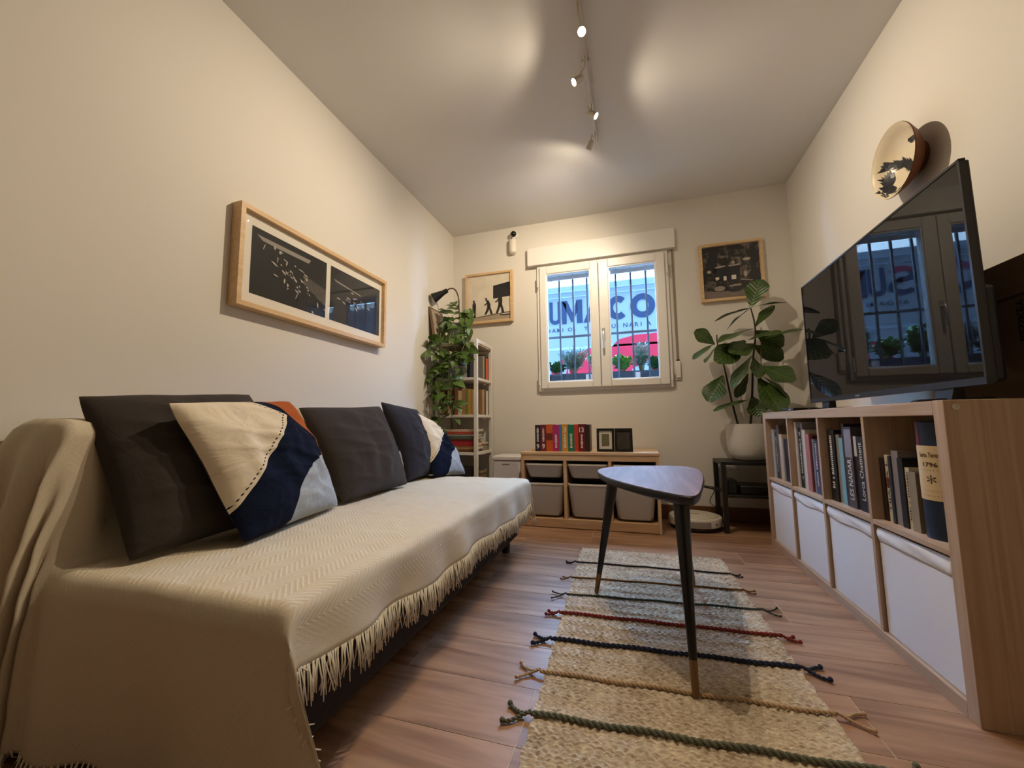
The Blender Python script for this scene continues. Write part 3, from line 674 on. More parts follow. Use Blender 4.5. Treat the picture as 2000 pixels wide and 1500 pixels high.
# cardboard box behind the television
CARD = plain('#7A6248', .85, noise=40, nb=.1, var=.08)
cb = thing('cardboard_box', 'brown cardboard box standing behind the near end of the television', 'box', (.33, .2, KH))
box('carton', .275, .392, -.03, .43, KH, 1.158, CARD, cb, bevel=.003)
box('tape', .2735, .2755, -.03, .43, 1.05, 1.054, plain('#3A2A1C', .8), cb)
build('print', text_mb('BESSKEY', lambda x, y: Vector((.2738, .135+.022-y, .925+x)), width=.115, height=.022, thick=.03), plain('#2A1A10', .8), cb, flat=True)

# ------------------------------------------------------------------ bowl on the right wall
bw = thing('wall_bowl', 'glazed cream bowl with dark feathery brush marks hung on the right wall', 'bowl', (XR, .645, 1.62))
BC = Vector((XR, .645, 1.763))
BROWN = plain('#6A3C22', .5)
m_, nt, b = newmat('glazed_cream'); b.inputs['Roughness'].default_value = .32
tc = N(nt, 'ShaderNodeTexCoord'); n1 = N(nt, 'ShaderNodeTexNoise'); n1.inputs['Scale'].default_value = 14; n1.inputs['Detail'].default_value = 5; nt.links.new(tc.outputs['Object'], n1.inputs['Vector'])
nt.links.new(mixc(nt, n1.outputs[0], lin('#D9C8A8'), lin('#EADDC4')), b.inputs['Base Color']); GLZ = m_
inner = [(0, .028), (.05, .029), (.085, .042), (.116, .066), (.124, .080), (.138, .088), (.142, .092)]
outer = [(.142, .092), (.143, .088), (.136, .078), (.118, .056), (.092, .034), (.062, .022), (.060, .010), (.058, .0), (0, .0)]
ob_ = build('outside', MB().lathe(outer, BC, (-1, 0, 0), 48), BROWN, bw)
ib = build('glazed_inside', MB().lathe(inner, BC, (-1, 0, 0), 48), GLZ, bw)
def onbowl(p, q):                                       # p to the right, q up, unit disc of the rim
    r_ = min(.995, math.hypot(p, q))*.142; k = 0
    while k < len(inner)-2 and inner[k+1][0] < r_: k += 1
    (r0, h0), (r1, h1) = inner[k], inner[k+1]; h_ = h0+(h1-h0)*(r_-r0)/(r1-r0)
    return Vector((XR-h_-.0012, BC.y-p*.142, BC.z+q*.142))
def feather(path, n, L, W, rk):
    m = MB(); m.smooth = False
    for i in range(n):
        f_ = i/(n-1)*(len(path)-1); k = min(int(f_), len(path)-2); g = f_-k
        px_ = path[k][0]+(path[k+1][0]-path[k][0])*g; qx_ = path[k][1]+(path[k+1][1]-path[k][1])*g
        dr = math.atan2(path[k+1][1]-path[k][1], path[k+1][0]-path[k][0])
        for s_ in (-1, 0, 1):
            a_ = dr+math.pi+s_*.45+rk.uniform(-.15, .15); l_ = L*rk.uniform(.6, 1.1); w_ = W*rk.uniform(.7, 1.2)
            pts = [(px_+l_*c_*math.cos(a_)-w_*d_*math.sin(a_), qx_+l_*c_*math.sin(a_)+w_*d_*math.cos(a_)) for c_, d_ in ((0, -.5), (.5, -.6), (1, 0), (.5, .6), (0, .5))]
            m.poly([onbowl(*q_) for q_ in pts])
    return m
rb = random.Random(4); INK = plain('#23262E', .25)
for path, n, L, W in (([(-.62, .22), (-.2, -.02), (.12, -.30)], 14, .26, .045), ([(-.68, -.22), (-.62, -.5), (-.36, -.80)], 13, .26, .05), ([(-.1, -.78), (.25, -.80), (.55, -.62)], 10, .16, .04), ([(.30, .02), (.42, -.12)], 4, .12, .05), ([(.22, .44), (.40, .40)], 4, .14, .04), ([(.70, .45), (.82, .1), (.80, -.3)], 8, .10, .03), ([(.55, .36), (.62, .28)], 3, .08, .05)):
    build('brush_mark', feather(path, n+4, L*1.15, W*1.9, rb), INK, bw, flat=True)

# ------------------------------------------------------------------ pictures
def framed(label, o, e1, e2, nrm, w, h_, depth, fw, wood_m, mat=True):
    o, e1, e2, nrm = Vector(o), Vector(e1), Vector(e2), Vector(nrm)
    t = thing('framed_picture', label, 'picture', o+e1*w/2)
    def B(a0, a1, b0, b1, d0, d1, name, m_, **k):
        mb = MB(); pts = []
        for d in (d0, d1):
            for a, c in ((a0, b0), (a1, b0), (a1, b1), (a0, b1)): pts.append(o+e1*a+e2*c+nrm*d)
        mb.hexa(pts); return build(name, mb, m_, t, **k)
    mb = MB()
    for (a0, a1, c0, c1) in ((0, fw, 0, h_), (w-fw, w, 0, h_), (fw, w-fw, 0, fw), (fw, w-fw, h_-fw, h_)):
        pts = []
        for d in (.002, depth):
            for a, c in ((a0, c0), (a1, c0), (a1, c1), (a0, c1)): pts.append(o+e1*a+e2*c+nrm*d)
        mb.hexa(pts)
    build('frame', mb, wood_m, t, flat=True)
    B(fw, w-fw, fw, h_-fw, .003, depth*.55, 'mount', plain('#E6E0D4', .9), flat=True)
    B(fw, w-fw, fw, h_-fw, depth*.80, depth*.82, 'pane', glass_mat(), flat=True)
    def P(a, c, d=0): return o+e1*a+e2*c+nrm*(depth*.55+.0008+d)
    return t, P
def shapes(t, P, rect, layers, name='print'):
    """flat print: layers of (list of outlines in 0..1, colour)"""
    a0, a1, c0, c1 = rect; mb = MB(); mb.smooth = False; mats = []
    for k, (polys, col) in enumerate(layers):
        mats.append(col if not isinstance(col, str) else plain(col, .7))
        for p in polys: mb.poly([P(a0+(a1-a0)*min(1, max(0, x)), c0+(c1-c0)*min(1, max(0, y)), .0004*k) for x, y in p], k)
    return build(name, mb, mats, t, flat=True)
SQ = [[(0, 0), (1, 0), (1, 1), (0, 1)]]
def blade(x, y, a, L, W):
    ca, sa = math.cos(a), math.sin(a)
    pts = [(0, 0), (.3, .5), (.6, .45), (1, 0), (.6, -.35), (.3, -.3)]
    return [(x+(p*L)*ca-(q*W)*sa, y+(p*L)*sa+(q*W)*ca) for p, q in pts]
def disc(x, y, rx, ry, n=12): return [(x+rx*math.cos(6.2832*i/n), y+ry*math.sin(6.2832*i/n)) for i in range(n)]
# wide picture on the left wall
t, P = framed('wide framed pair of dark black-and-white photographs above the sofa', (XL, -.122, 1.208), (0, 1, 0), (0, 0, 1), (1, 0, 0), .99, .43, .053, .02, FRAMEW)
def rel(x, y): q = atX(x, y, -2.252); return q.y+.122, q.z-1.208
a0, ct = rel(494, 435); a1, _ = rel(639, 511); _, cb0 = rel(488, 568); a2, _ = rel(647, 516); a3, _ = rel(742, 563)
ct = .362; cb0 = .068
r2 = random.Random(5); L1 = []; L2 = []
for i in range(46):
    x = r2.gauss(.46, .2); y = .95-.75*x+r2.gauss(-.05, .12); L1.append(blade(x, y, r2.uniform(-1.9, -.2), r2.uniform(.03, .11), r2.uniform(.012, .035)))
for i in range(40):
    x = .66+i*.009; L2.append([(x, .60-.3*(x-.66)), (x+.003, .60-.3*(x-.66)), (x+.004, .44-.7*(x-.66)), (x, .44-.7*(x-.66))])
GR = plain('#B8B2AA', .8)
shapes(t, P, (a0, a1, cb0, ct), [(SQ, '#0B0908'), ([[(.05, .90), (.75, .90), (.72, .83), (.3, .83), (.12, .84)]], '#8F8880'), (L2, '#7A746C'), (L1, '#B2ABA3')], 'left_print')
L3 = [blade(r2.gauss(.42, .14), r2.gauss(.52, .06), r2.uniform(-1.2, .2), r2.uniform(.05, .12), .03) for _ in range(18)]
shapes(t, P, (a2, a3, cb0, ct), [(SQ, '#0B0908'), ([[(.05, .78), (.55, .70), (.6, .67), (.1, .74)]], '#8C857D'), (L3, '#A8A29A')], 'right_print')
# picture left of the window
t, P = framed('square framed photograph of three dark walking figures left of the window', (-2.145, YB, 1.60), (1, 0, 0), (0, 0, 1), (0, -1, 0), .44, .455, .042, .018, FRAMEX)
m_, nt, b = newmat('aged_print'); b.inputs['Roughness'].default_value = .8
tc = N(nt, 'ShaderNodeTexCoord'); nn = N(nt, 'ShaderNodeTexNoise'); nn.inputs['Scale'].default_value = 9; nn.inputs['Detail'].default_value = 6; nt.links.new(tc.outputs['Object'], nn.inputs['Vector'])
nt.links.new(mixc(nt, nn.outputs[0], lin('#C2B8A4'), lin('#F2E8D6')), b.inputs['Base Color'])
def man(x, y, s, lean=0, stride=.3):
    body = [(-.10, .40), (-.11, .72), (-.06+lean, .84), (-.055+lean, .88), (-.075+lean, .94), (-.03+lean, 1.0), (.04+lean, .98), (.05+lean, .90), (.04+lean, .86), (.12+lean*.6, .80), (.14, .55), (.11, .38)]
    l1 = [(-.10, .42), (.05, .42), (-.10+stride*.3, .2), (-stride*.6+.02, .0), (-stride*.6-.12, .0), (-stride*.4-.08, .2)]
    l2 = [(-.04, .42), (.12, .42), (.10+stride*.4, .2), (stride*.7+.08, .0), (stride*.7-.08, .0), (.02+stride*.2, .2)]
    arm = [(-.06, .80), (-.22, .62), (-.30, .60), (-.30, .55), (-.18, .56), (-.04, .70)]
    return [[(x+px_*s*.9, y+py_*s) for px_, py_ in q] for q in (body, l1, l2)+((arm,) if stride > .2 else ())]
figs = man(.14, .08, .40, 0, .04)+man(.49, .13, .38, -.16, .30)+man(.76, .14, .44, 0, .24)
shapes(t, P, (.022, .418, .026, .430), [(SQ, m_), ([[(0, 0), (1, 0), (1, .15), (.55, .13), (0, .06)]], '#A3937C'), ([[(.08, .075), (1, .165), (1, .15), (.3, .08)]], '#3A332C'), ([[(.6, .47), (1, .50), (1, .82), (.6, .76)]], '#10101A'), (figs, '#0E0D0C'), ([disc(.88, .10, .13, .022)], '#2A2420'), ([disc(.88, .112, .10, .012)], '#B9AFA0')])
# picture right of the window
t, P = framed('square framed dark interior photograph right of the window above the fig', (-.217, YB, 1.608), (1, 0, 0), (0, 0, 1), (0, -1, 0), .425, .445, .034, .020, FRAMEX)
r3 = random.Random(11)
m_, nt, b = newmat('murky_print'); b.inputs['Roughness'].default_value = .6
tc = N(nt, 'ShaderNodeTexCoord'); nn = N(nt, 'ShaderNodeTexNoise'); nn.inputs['Scale'].default_value = 14; nn.inputs['Detail'].default_value = 7; nn.inputs['Distortion'].default_value = 1.5; nt.links.new(tc.outputs['Object'], nn.inputs['Vector'])
ramp = N(nt, 'ShaderNodeValToRGB'); ramp.color_ramp.elements[0].position = .47; ramp.color_ramp.elements[0].color = lin('#06060A'); ramp.color_ramp.elements[1].position = .78; ramp.color_ramp.elements[1].color = lin('#9A8C7C'); nt.links.new(nn.outputs[0], ramp.inputs[0]); nt.links.new(ramp.outputs[0], b.inputs['Base Color'])
shapes(t, P, (.022, .403, .022, .423), [(SQ, m_), ([[(0, .0), (1, 0), (1, .12), (.6, .14), (.3, .12), (0, .16)]], '#7D7068'), ([[(.10, .45), (.12, 1), (.3, .98), (.24, .5)], [(.84, .2), (.84, .95), (.95, 1), (.93, .15)], [(.18, .32), (.2, .60), (.66, .60), (.64, .30)]], '#0F1020'),
    ([[(.22, .60), (.4, .62), (.4, .595), (.22, .575)], [(.46, .61), (.66, .63), (.66, .60), (.46, .59)], disc(.545, .66, .025, .03), disc(.78, .70, .07, .03), disc(.11, .52, .04, .03), disc(.745, .42, .03, .06)], '#B4A596'),
    ([[(.21, .40), (.28, .41), (.28, .36), (.23, .34)], [(.36, .41), (.41, .41), (.41, .33), (.36, .33)], [(.50, .42), (.58, .42), (.58, .34), (.50, .34)]], '#E4DCCB'),
    ([[(.45, .23), (.66, .25), (.66, .21), (.45, .20)], [(.66, .33), (.86, .30), (.86, .28), (.66, .31)], disc(.28, .18, .10, .05)], '#9C8F80'), ([disc(.55, .13, .12, .03), disc(.42, .16, .06, .03)], '#141622')])
# ------------------------------------------------------------------ pine storage unit under the window
UX0, UX1, UY0, UY1, UH = -1.527, -.596, 1.507, 1.945, .515
un = thing('pine_storage_unit', 'low pine storage unit with plastic bins under the window', 'storage unit', ((UX0+UX1)/2, (UY0+UY1)/2, 0))
for x in (UX0, UX1-.02): box('side_panel', x, x+.02, UY0, UY1, 0, UH-.02, PINEV, un, bevel=.002)
box('top_board', UX0-.004, UX1+.004, UY0-.004, UY1, UH-.02, UH, PINE, un, bevel=.003)
box('front_rail', UX0+.02, UX1-.02, UY0, UY0+.02, UH-.058, UH-.02, PINE, un, bevel=.002)
box('plinth', UX0+.02, UX1-.02, UY0-.002, UY0+.02, .004, .062, PINE, un, bevel=.002)
box('bottom_board', UX0+.02, UX1-.02, UY0+.02, UY1, .045, .06, PINE, un)
box('back_board', UX0+.02, UX1-.02, UY1-.008, UY1, .06, UH-.02, plain('#3A2A1E', .8), un)
CWU = (UX1-UX0-.04-.044)/3
cols = [UX0+.02+i*(CWU+.022) for i in range(3)]
for x in cols[1:]:
    box('divider', x-.022, x, UY0+.001, UY1-.01, .062, UH-.058, PINEV, un, bevel=.002)
for x in cols:
    for s in (0, 1):
        for z in (.425, .288): box('runner', x+(CWU-.008)*s, x+(CWU-.008)*s+.008, UY0+.02, UY1-.02, z-.008, z, PINE, un)
PLAS = plain('#BDB7B0', .45, spec=.4); RIM = plain('#E6E0D6', .4)
cname = ['left', 'middle', 'right']
for i, x in enumerate(cols):
    for kind, zt, zb, fy in (('shallow', .434, .336, .006), ('deep', .300, .074, .004)):
        x0, x1 = x+.004, x+CWU-.004; tp = .018 if kind == 'shallow' else .022; y0, y1 = UY0+fy, UY1-.03
        t = thing('plastic_bin', '%s grey plastic bin in the %s column of the pine unit' % (kind, cname[i]), 'storage bin', ((x0+x1)/2, (y0+y1)/2, zb), 'plastic bins in the pine unit')
        n = 6; rings = []
        def rr(ax0, ax1, ay0, ay1, r, z):
            pts = []
            for cx, cy, q in ((ax1-r, ay1-r, 0), (ax0+r, ay1-r, 1), (ax0+r, ay0+r, 2), (ax1-r, ay0+r, 3)):
                for k in range(n+1): a = math.pi/2*(q+k/n); pts.append(Vector((cx+r*math.cos(a), cy+r*math.sin(a), z)))
            return pts
        lv = [(zb, .012, .03), (zb+.006, .004, .035), (zb+.02, 0, .035), (zt-.012, -tp, .03)]
        P = [rr(x0+tp+d, x1-tp-d, y0+tp+d, y1-tp-d, r, z) for z, d, r in lv]
        Pi = [rr(x0+tp+d+.003, x1-tp-d-.003, y0+tp+d+.003, y1-tp-d-.003, r, z) for z, d, r in reversed(lv[1:])]
        allr = P+Pi; cl = [[r_[k] for r_ in allr] for k in range(len(P[0]))]
        mb = MB(); mb.grid(cl, closed_u=True); nn_ = len(P[0])
        mb.poly(list(reversed(P[0]))); mb.poly(Pi[-1])
        build('tub', mb, PLAS, t)
        P = [rr(x0, x1, y0, y1, .028, zt-.012), rr(x0-.002, x1+.002, y0-.003, y1, .03, zt-.010), rr(x0-.002, x1+.002, y0-.003, y1, .03, zt), rr(x0+.006, x1-.006, y0+.006, y1-.006, .026, zt)]
        P += [rr(x0+.006, x1-.006, y0+.006, y1-.006, .026, zt-.012)]
        mb = MB(); mb.grid([[r_[k] for r_ in P] for k in range(nn_)], closed_u=True)
        build('rim', mb, RIM, t)
        build('contents', MB().box(x0+.03, x1-.03, y0+.03, y1-.03, zb+.008, zt-.03), plain('#5E5650', .9, noise=30, var=.5), t)
# row of books on top
bl_ = [(100, '#1B1730'), (105, '#6E1F35'), (120, '#C8581A'), (115, '#A8266E'), (50, '#4E7CA8'), (105, '#CE9238'), (115, '#127A5E'), (70, '#C23C2C'), (115, '#661220'), (85, '#34201E')]
x = -1.440; sc = .397/980
extra = {0: ('9', '|'), 1: ('9', '|'), 5: ('3', '|'), 8: ('13', '|'), 2: (None, None), 3: (None, '|'), 6: (None, '|')}
cn = ['dark purple', 'wine red', 'orange', 'magenta', 'thin blue', 'yellow ochre', 'green', 'bright red', 'dark red', 'dark brown']
for j, (w, hx_) in enumerate(bl_):
    th = w*sc; ht = .190+.002*(j % 3)
    t = book('%s book, %s from the left in the row on the pine unit' % (cn[j], ORD[j]), 'books on the pine unit', (x, 1.585, UH), (1, 0, 0), (0, -1, 0), th-.0008, ht, .13, hx_, .45)
    num, word = extra.get(j, (None, None)); cc = plain('#E6DCD2', .6)
    if num:
        z0 = UH+(.018 if j < 2 else .135); wd = th*.5 if len(num) == 1 else th*.7
        build('spine_number', text_mb(num, lambda a, c: Vector((x+th/2-wd/2+a, 1.5838, z0+c)), width=wd, height=.036, thick=.02), cc, t, flat=True)
    if word:
        mk = MB(); q = UH+(.07 if j < 2 else .025); rk = random.Random(j)
        for _ in range(11):
            hk = th*rk.uniform(.22, .42); w_ = rk.uniform(.004, .008); mk.poly([Vector((x+th/2+sx_*hk/2, 1.5838, q+dz)) for sx_, dz in ((-1, 0), (1, 0), (1, w_), (-1, w_))]); q += w_+.003
        build('spine_lettering', mk, cc, t, flat=True)
    if j == 2: build('spine_band', MB().box(x+.001, x+th-.002, 1.5838, 1.585, UH+.08, UH+.13), plain('#6A2010', .6), t, flat=True)
    x += th
# two small standing frames
for j, (xa, lab_, mt) in enumerate(((-.998, 'small black photo frame with white mount on the pine unit, beside the books', True), (-.876, 'small black photo frame with dark photograph on the pine unit, right of the mounted one', False))):
    w, h_ = .120, .160; tl = Vector((0, .14, 1)).normalized(); nr = Vector((0, -1, .14)).normalized(); o = Vector((xa, 1.60, UH+.001))
    t = thing('photo_frame', lab_, 'photo frame', o+Vector((w/2, 0, 0)), 'small photo frames on the pine unit')
    def Q(a, c, d): return o+Vector((a, 0, 0))+tl*c+nr*d
    def pl_(name, a0, a1, c0, c1, d0, d1, m_, par=t):
        mb = MB().hexa([Q(a, c, d) for d in (d0, d1) for a, c in ((a0, c0), (a1, c0), (a1, c1), (a0, c1))]); return build(name, mb, m_, par, flat=True)
    mb = MB()
    for a0, a1, c0, c1 in ((0, .016, 0, h_), (w-.016, w, 0, h_), (.016, w-.016, 0, .016), (.016, w-.016, h_-.016, h_)): mb.hexa([Q(a, c, d) for d in (0, .014) for a, c in ((a0, c0), (a1, c0), (a1, c1), (a0, c1))])
    build('frame', mb, plain('#14120F', .4), t, flat=True)
    pl_('mount' if mt else 'photograph', .016, w-.016, .016, h_-.016, .002, .007, plain('#D8D2C4' if mt else '#3A3430', .7, noise=25, var=.05 if mt else .6))
    if mt: pl_('photograph', .034, w-.034, .036, h_-.038, .007, .0074, plain('#6E6C52', .7, noise=60, var=.6))
    pl_('pane', .016, w-.016, .016, h_-.016, .010, .0105, glass_mat())
    build('stand', MB().hexa([(xa+.04, 1.60, UH+.001), (xa+.08, 1.60, UH+.001), (xa+.08, 1.67, UH+.001), (xa+.04, 1.67, UH+.001), (xa+.045, 1.615, UH+.11), (xa+.075, 1.615, UH+.11), (xa+.075, 1.62, UH+.11), (xa+.045, 1.62, UH+.11)]), BLACK, t, flat=True)

# ------------------------------------------------------------------ white box between shelf and pine unit
wb = thing('white_lidded_box', 'white lidded plastic box standing between the shelf and the pine unit', 'box', (-1.695, 1.78, 0))
box('body', -1.80, -1.582, 1.66, 1.90, 0, .435, plain('#CFCBCB', .5), wb, bevel=.01)
box('lid', -1.806, -1.576, 1.654, 1.906, .437, .470, plain('#DEDAD6', .45), wb, bevel=.008)
box('slot', -1.725, -1.665, 1.6585, 1.662, .405, .413, plain('#6A6664', .6), wb)

# ------------------------------------------------------------------ corner shelf
HX0, HX1, HY0, HY1, HT = -2.262, -1.898, 1.585, 1.945, 1.39
WS = plain('#DAD5CC', .45)
sh = thing('open_shelf', 'white open shelving unit with five levels in the corner', 'shelf', ((HX0+HX1)/2, (HY0+HY1)/2, 0))
for x in (HX0, HX1-.028):
    for y in (HY0, HY1-.028): box('post', x, x+.028, y, y+.028, 0, HT, WS, sh, bevel=.002)
for z in (.10, .478, .770, 1.062):
    box('shelf_board', HX0+.004, HX1-.004, HY0+.004, HY1-.004, z, z+.022, WS, sh, bevel=.002)
box('top_board', HX0+.028, HX1-.004, HY0+.004, HY1-.004, HT-.045, HT-.012, wood('weathered_top_board', '#BBAA94', '#97866F', 0, .6, 12, 4), sh, bevel=.002)
for y in (HY0, HY1-.028): box('top_rail', HX0+.028, HX1-.028, y, y+.02, HT-.03, HT, WS, sh, bevel=.002)
box('top_rail', HX1-.024, HX1, HY0+.028, HY1-.028, HT-.03, HT, WS, sh, bevel=.002)
def srow(z, lst, tag_):
    x = HX0+.05
    for j, (w, h_, c) in enumerate(lst):
        if x+w > HX1-.03: break
        book('%s book facing the sofa, %s from wall on the %s corner-shelf level' % (names(c), ORD[j], tag_), 'books on the corner shelf', (x, HY0+.022, z), (1, 0, 0), (0, -1, 0), w-.001, h_, .13, c, .55); x += w
    return x
srow(1.084, [(.03, .19, '#6E6A66'), (.025, .20, '#3C4A52'), (.035, .18, '#A8A49C'), (.03, .21, '#56606A'), (.03, .20, '#8E8A8A'), (.03, .19, '#7A8088'), (.04, .20, '#9C9AA2'), (.03, .2, '#17161A')], 'upper')
srow(.792, [(.03, .20, '#8A5A3C'), (.025, .19, '#54381F'), (.03, .21, '#B49A78'), (.03, .2, '#3A2A22'), (.03, .21, '#8A4A2E'), (.03, .19, '#C8B494'), (.03, .21, '#9C7A4C'), (.025, .2, '#6E7A44'), (.03, .2, '#B48A3C')], 'middle')
def sside(z, lst, tag_):
    y = HY1-.035
    for j, (w, h_, c) in enumerate(lst):
        y -= w
        book('%s book facing the window side, %s from back on the %s corner-shelf level' % (names(c), ORD[j], tag_), 'books on the corner shelf', (HX1-.030, y, z), (0, 1, 0), (1, 0, 0), w-.001, h_, .12, c, .55)
sside(1.084, [(.045, .19, '#E0592A'), (.012, .195, '#3A3A36'), (.028, .215, '#1C3A2A'), (.02, .2, '#A8A090'), (.02, .2, '#7E746A')], 'upper')
sside(.792, [(.05, .205, '#CFC2B0'), (.04, .215, '#1E4A66'), (.035, .21, '#C08A2A'), (.02, .2, '#8A6A4A')], 'middle')
def flatbook(label, x0, x1, y0, y1, z, th, c):
    t = thing('book', label, 'book', ((x0+x1)/2, (y0+y1)/2, z), 'books lying on the corner shelf')
    m = join(MB().box(x0, x1, y0, y1, z, z+.0025), MB().box(x0, x1, y0, y1, z+th-.0025, z+th), MB().box(x0, x1, y0, y0+.003, z+.0025, z+th-.0025))
    build('cover', m, plain(c, .55), t, flat=True); build('pages', MB().box(x0+.003, x1-.004, y0+.0032, y1-.004, z+.0027, z+th-.0027), plain('#C9BEA8', .9), t, flat=True)
z = .500
for j, (th, c, n_) in enumerate([(.022, '#5A3A24', 'dark brown'), (.026, '#B08A54', 'tan'), (.030, '#A01E22', 'red'), (.022, '#8A1A20', 'deep red'), (.024, '#4A5A4C', 'grey-green'), (.016, '#C8C4BA', 'white'), (.020, '#B4442E', 'orange-red'), (.018, '#C9B9A8', 'pale')]):
    flatbook('%s book lying flat, %s from the bottom of the shelf stack' % (n_, ORD[j]), -2.20+.01*(j % 3), -1.945+.012*((j*2) % 3), HY0+.035+.006*(j % 2), HY0+.20, z, th, c); z += th
z = .500
for j, (th, c, n_) in enumerate([(.010, '#A89C94', 'grey'), (.012, '#D8D0C6', 'white'), (.010, '#8A8078', 'dark grey'), (.014, '#CFC6BC', 'cream'), (.008, '#6E2A2A', 'red'), (.012, '#D6CEC4', 'pale')]):
    flatbook('%s thin magazine, %s from bottom of the pile at the shelf back' % (n_, ORD[j]), -2.05, -1.935+.006*(j % 3), HY0+.205, HY1-.04, z, th, c); z += th
for lab_, x0, x1, y0, y1, z1, c in (('dark storage box on the lowest shelf level facing the sofa', -2.22, -1.945, HY0+.03, HY0+.16, .38, '#1A1614'), ('pale brown carton on the lowest shelf level by the wall', -2.1, -1.945, HY0+.20, HY1-.04, .33, '#8A7458')):
    t = thing('storage_carton', lab_, 'box', ((x0+x1)/2, (y0+y1)/2, .122)); box('carton', x0, x1, y0, y1, .122, z1-.02, plain(c, .8), t, bevel=.004); box('lid', x0-.003, x1+.003, y0-.003, y1+.003, z1-.018, z1, plain(c, .7), t, bevel=.003)
# board leaning on the wall on top of the shelf
lb_ = thing('leaning_board', 'small wooden framed board leaning against the wall on top of the corner shelf', 'board', (-2.24, 1.60, HT-.012))
mb = MB().hexa([(-2.235, 1.50, HT-.010), (-2.222, 1.50, HT-.010), (-2.222, 1.72, HT-.010), (-2.235, 1.72, HT-.010), (-2.280, 1.50, 1.66), (-2.268, 1.50, 1.66), (-2.268, 1.72, 1.66), (-2.280, 1.72, 1.66)])
build('board', mb, wood('leaning_board_wood', '#8A6A50', '#6A4C38', 2, .6, 12, 4), lb_, flat=True)
mb = MB().hexa([(-2.2215, 1.515, HT+.01), (-2.2205, 1.515, HT+.01), (-2.2205, 1.705, HT+.01), (-2.2215, 1.705, HT+.01), (-2.2645, 1.515, 1.645), (-2.2635, 1.515, 1.645), (-2.2635, 1.705, 1.645), (-2.2645, 1.705, 1.645)])
build('picture', mb, plain('#A89A8A', .7, noise=20, var=.3), lb_, flat=True)
# clip lamp
cl_ = thing('clip_lamp', 'black cone-shaped clip lamp on a bent gooseneck above the trailing plant', 'lamp', (-2.03, 1.60, HT-.012))
YL = 1.56
a = at(846, 583, YL-.03); b_ = at(874, 567, YL); ax = (a-b_).normalized(); Ls = (a-b_).length
build('lamp_shade', MB().lathe([(.0, .0), (.018, .0), (.020, .035), (.042, Ls), (.039, Ls), (.017, .036), (0, .034)], b_, ax, 28), plain('#17181A', .4), cl_)
build('shade_lining', MB().lathe([(0, .04), (.015, .04), (.0375, Ls-.002)], b_, ax, 28), plain('#B8B4AC', .5), cl_)
gp = [b_-ax*.0, at(878, 564, YL), at(886, 564, YL), at(892, 571, YL), at(896, 585, YL), at(897, 610, YL+.02), Vector((-2.03, 1.60, HT-.02))]
cv = []
for i in range(len(gp)-1):
    p0, p1, p2, p3 = gp[max(i-1, 0)], gp[i], gp[i+1], gp[min(i+2, len(gp)-1)]
    for k in range(6):
        q = k/6; cv.append(.5*((2*p1)+(p2-p0)*q+(2*p0-5*p1+4*p2-p3)*q*q+(3*p1-p0-3*p2+p3)*q**3))
cv.append(gp[-1])
build('gooseneck', MB().tube(cv, .0055, 10), plain('#5E4638', .35, metal=.7), cl_)
box('clamp', -2.05, -2.01, 1.58, 1.64, HT-.05, HT-.004, BLACK, cl_, bevel=.004)

# ------------------------------------------------------------------ trailing plant
def leaf_mat(name, c1, c2, rough, veins=True):
    m_, nt, b = newmat(name); b.inputs['Roughness'].default_value = rough; b.inputs['Specular IOR Level'].default_value = .5
    oi = N(nt, 'ShaderNodeObjectInfo'); uvn = N(nt, 'ShaderNodeUVMap'); nn = N(nt, 'ShaderNodeTexNoise'); nn.inputs['Scale'].default_value = 4; nn.inputs['Detail'].default_value = 4
    ad = N(nt, 'ShaderNodeVectorMath', operation='ADD'); cx = N(nt, 'ShaderNodeCombineXYZ'); nt.links.new(math_n(nt, 'MULTIPLY', oi.outputs['Random'], 40), cx.inputs[0])
    nt.links.new(uvn.outputs[0], ad.inputs[0]); nt.links.new(cx.outputs[0], ad.inputs[1]); nt.links.new(ad.outputs[0], nn.inputs['Vector'])
    f = math_n(nt, 'ADD', math_n(nt, 'MULTIPLY', nn.outputs[0], .7), math_n(nt, 'MULTIPLY', oi.outputs['Random'], .35), clamp=True)
    sp_ = N(nt, 'ShaderNodeSeparateXYZ'); nt.links.new(uvn.outputs[0], sp_.inputs[0])
    vd = math_n(nt, 'ABSOLUTE', math_n(nt, 'SUBTRACT', sp_.outputs[0], .5))
    rib = math_n(nt, 'LESS_THAN', vd, .012)
    vn = math_n(nt, 'PINGPONG', math_n(nt, 'ADD', sp_.outputs[1], math_n(nt, 'MULTIPLY', vd, -.6)), .06)
    vein = math_n(nt, 'LESS_THAN', vn, .006)
    col = mixc(nt, f, lin(c1), lin(c2)); lt = tuple(min(1, x*2.2) for x in lin(c2)[:3])+(1,)
    col = mixc(nt, math_n(nt, 'MULTIPLY', math_n(nt, 'MAXIMUM', rib, math_n(nt, 'MULTIPLY', vein, .5)), .6), col, lt)
    nt.links.new(col, b.inputs['Base Color'])
    bump(nt, b, math_n(nt, 'MULTIPLY', vn, 14), .5, .004)
    b.inputs['Transmission Weight'].default_value = 0
    return m_
POTHOS = leaf_mat('pothos_leaf', '#1C3313', '#607C34', .36)
def leaf_grid(shape, L, W, nu=9, nv=6, fold=.18, droop=.25, wave=.0, seed=0):
    """leaf lying along +Y from the origin, face up +Z"""
    mb = MB(); rows = []; uv = []
    for i in range(nu+1):
        t_ = i/nu; w = shape(t_)*W/2; r_ = []
        for j in range(nv+1):
            s = 2*j/nv-1
            r_.append(Vector((s*w, t_*L-(.10*L*abs(s)**1.5 if shape is heart and t_ < .2 else 0), fold*abs(s)*w-droop*L*t_*t_+wave*math.sin(t_*9+seed+s*2)*abs(s)*w))); uv.append((.5+s*.5*shape(t_), t_))
        rows.append(r_)
    mb.grid(rows, flip=True); mb.uv = uv; return mb
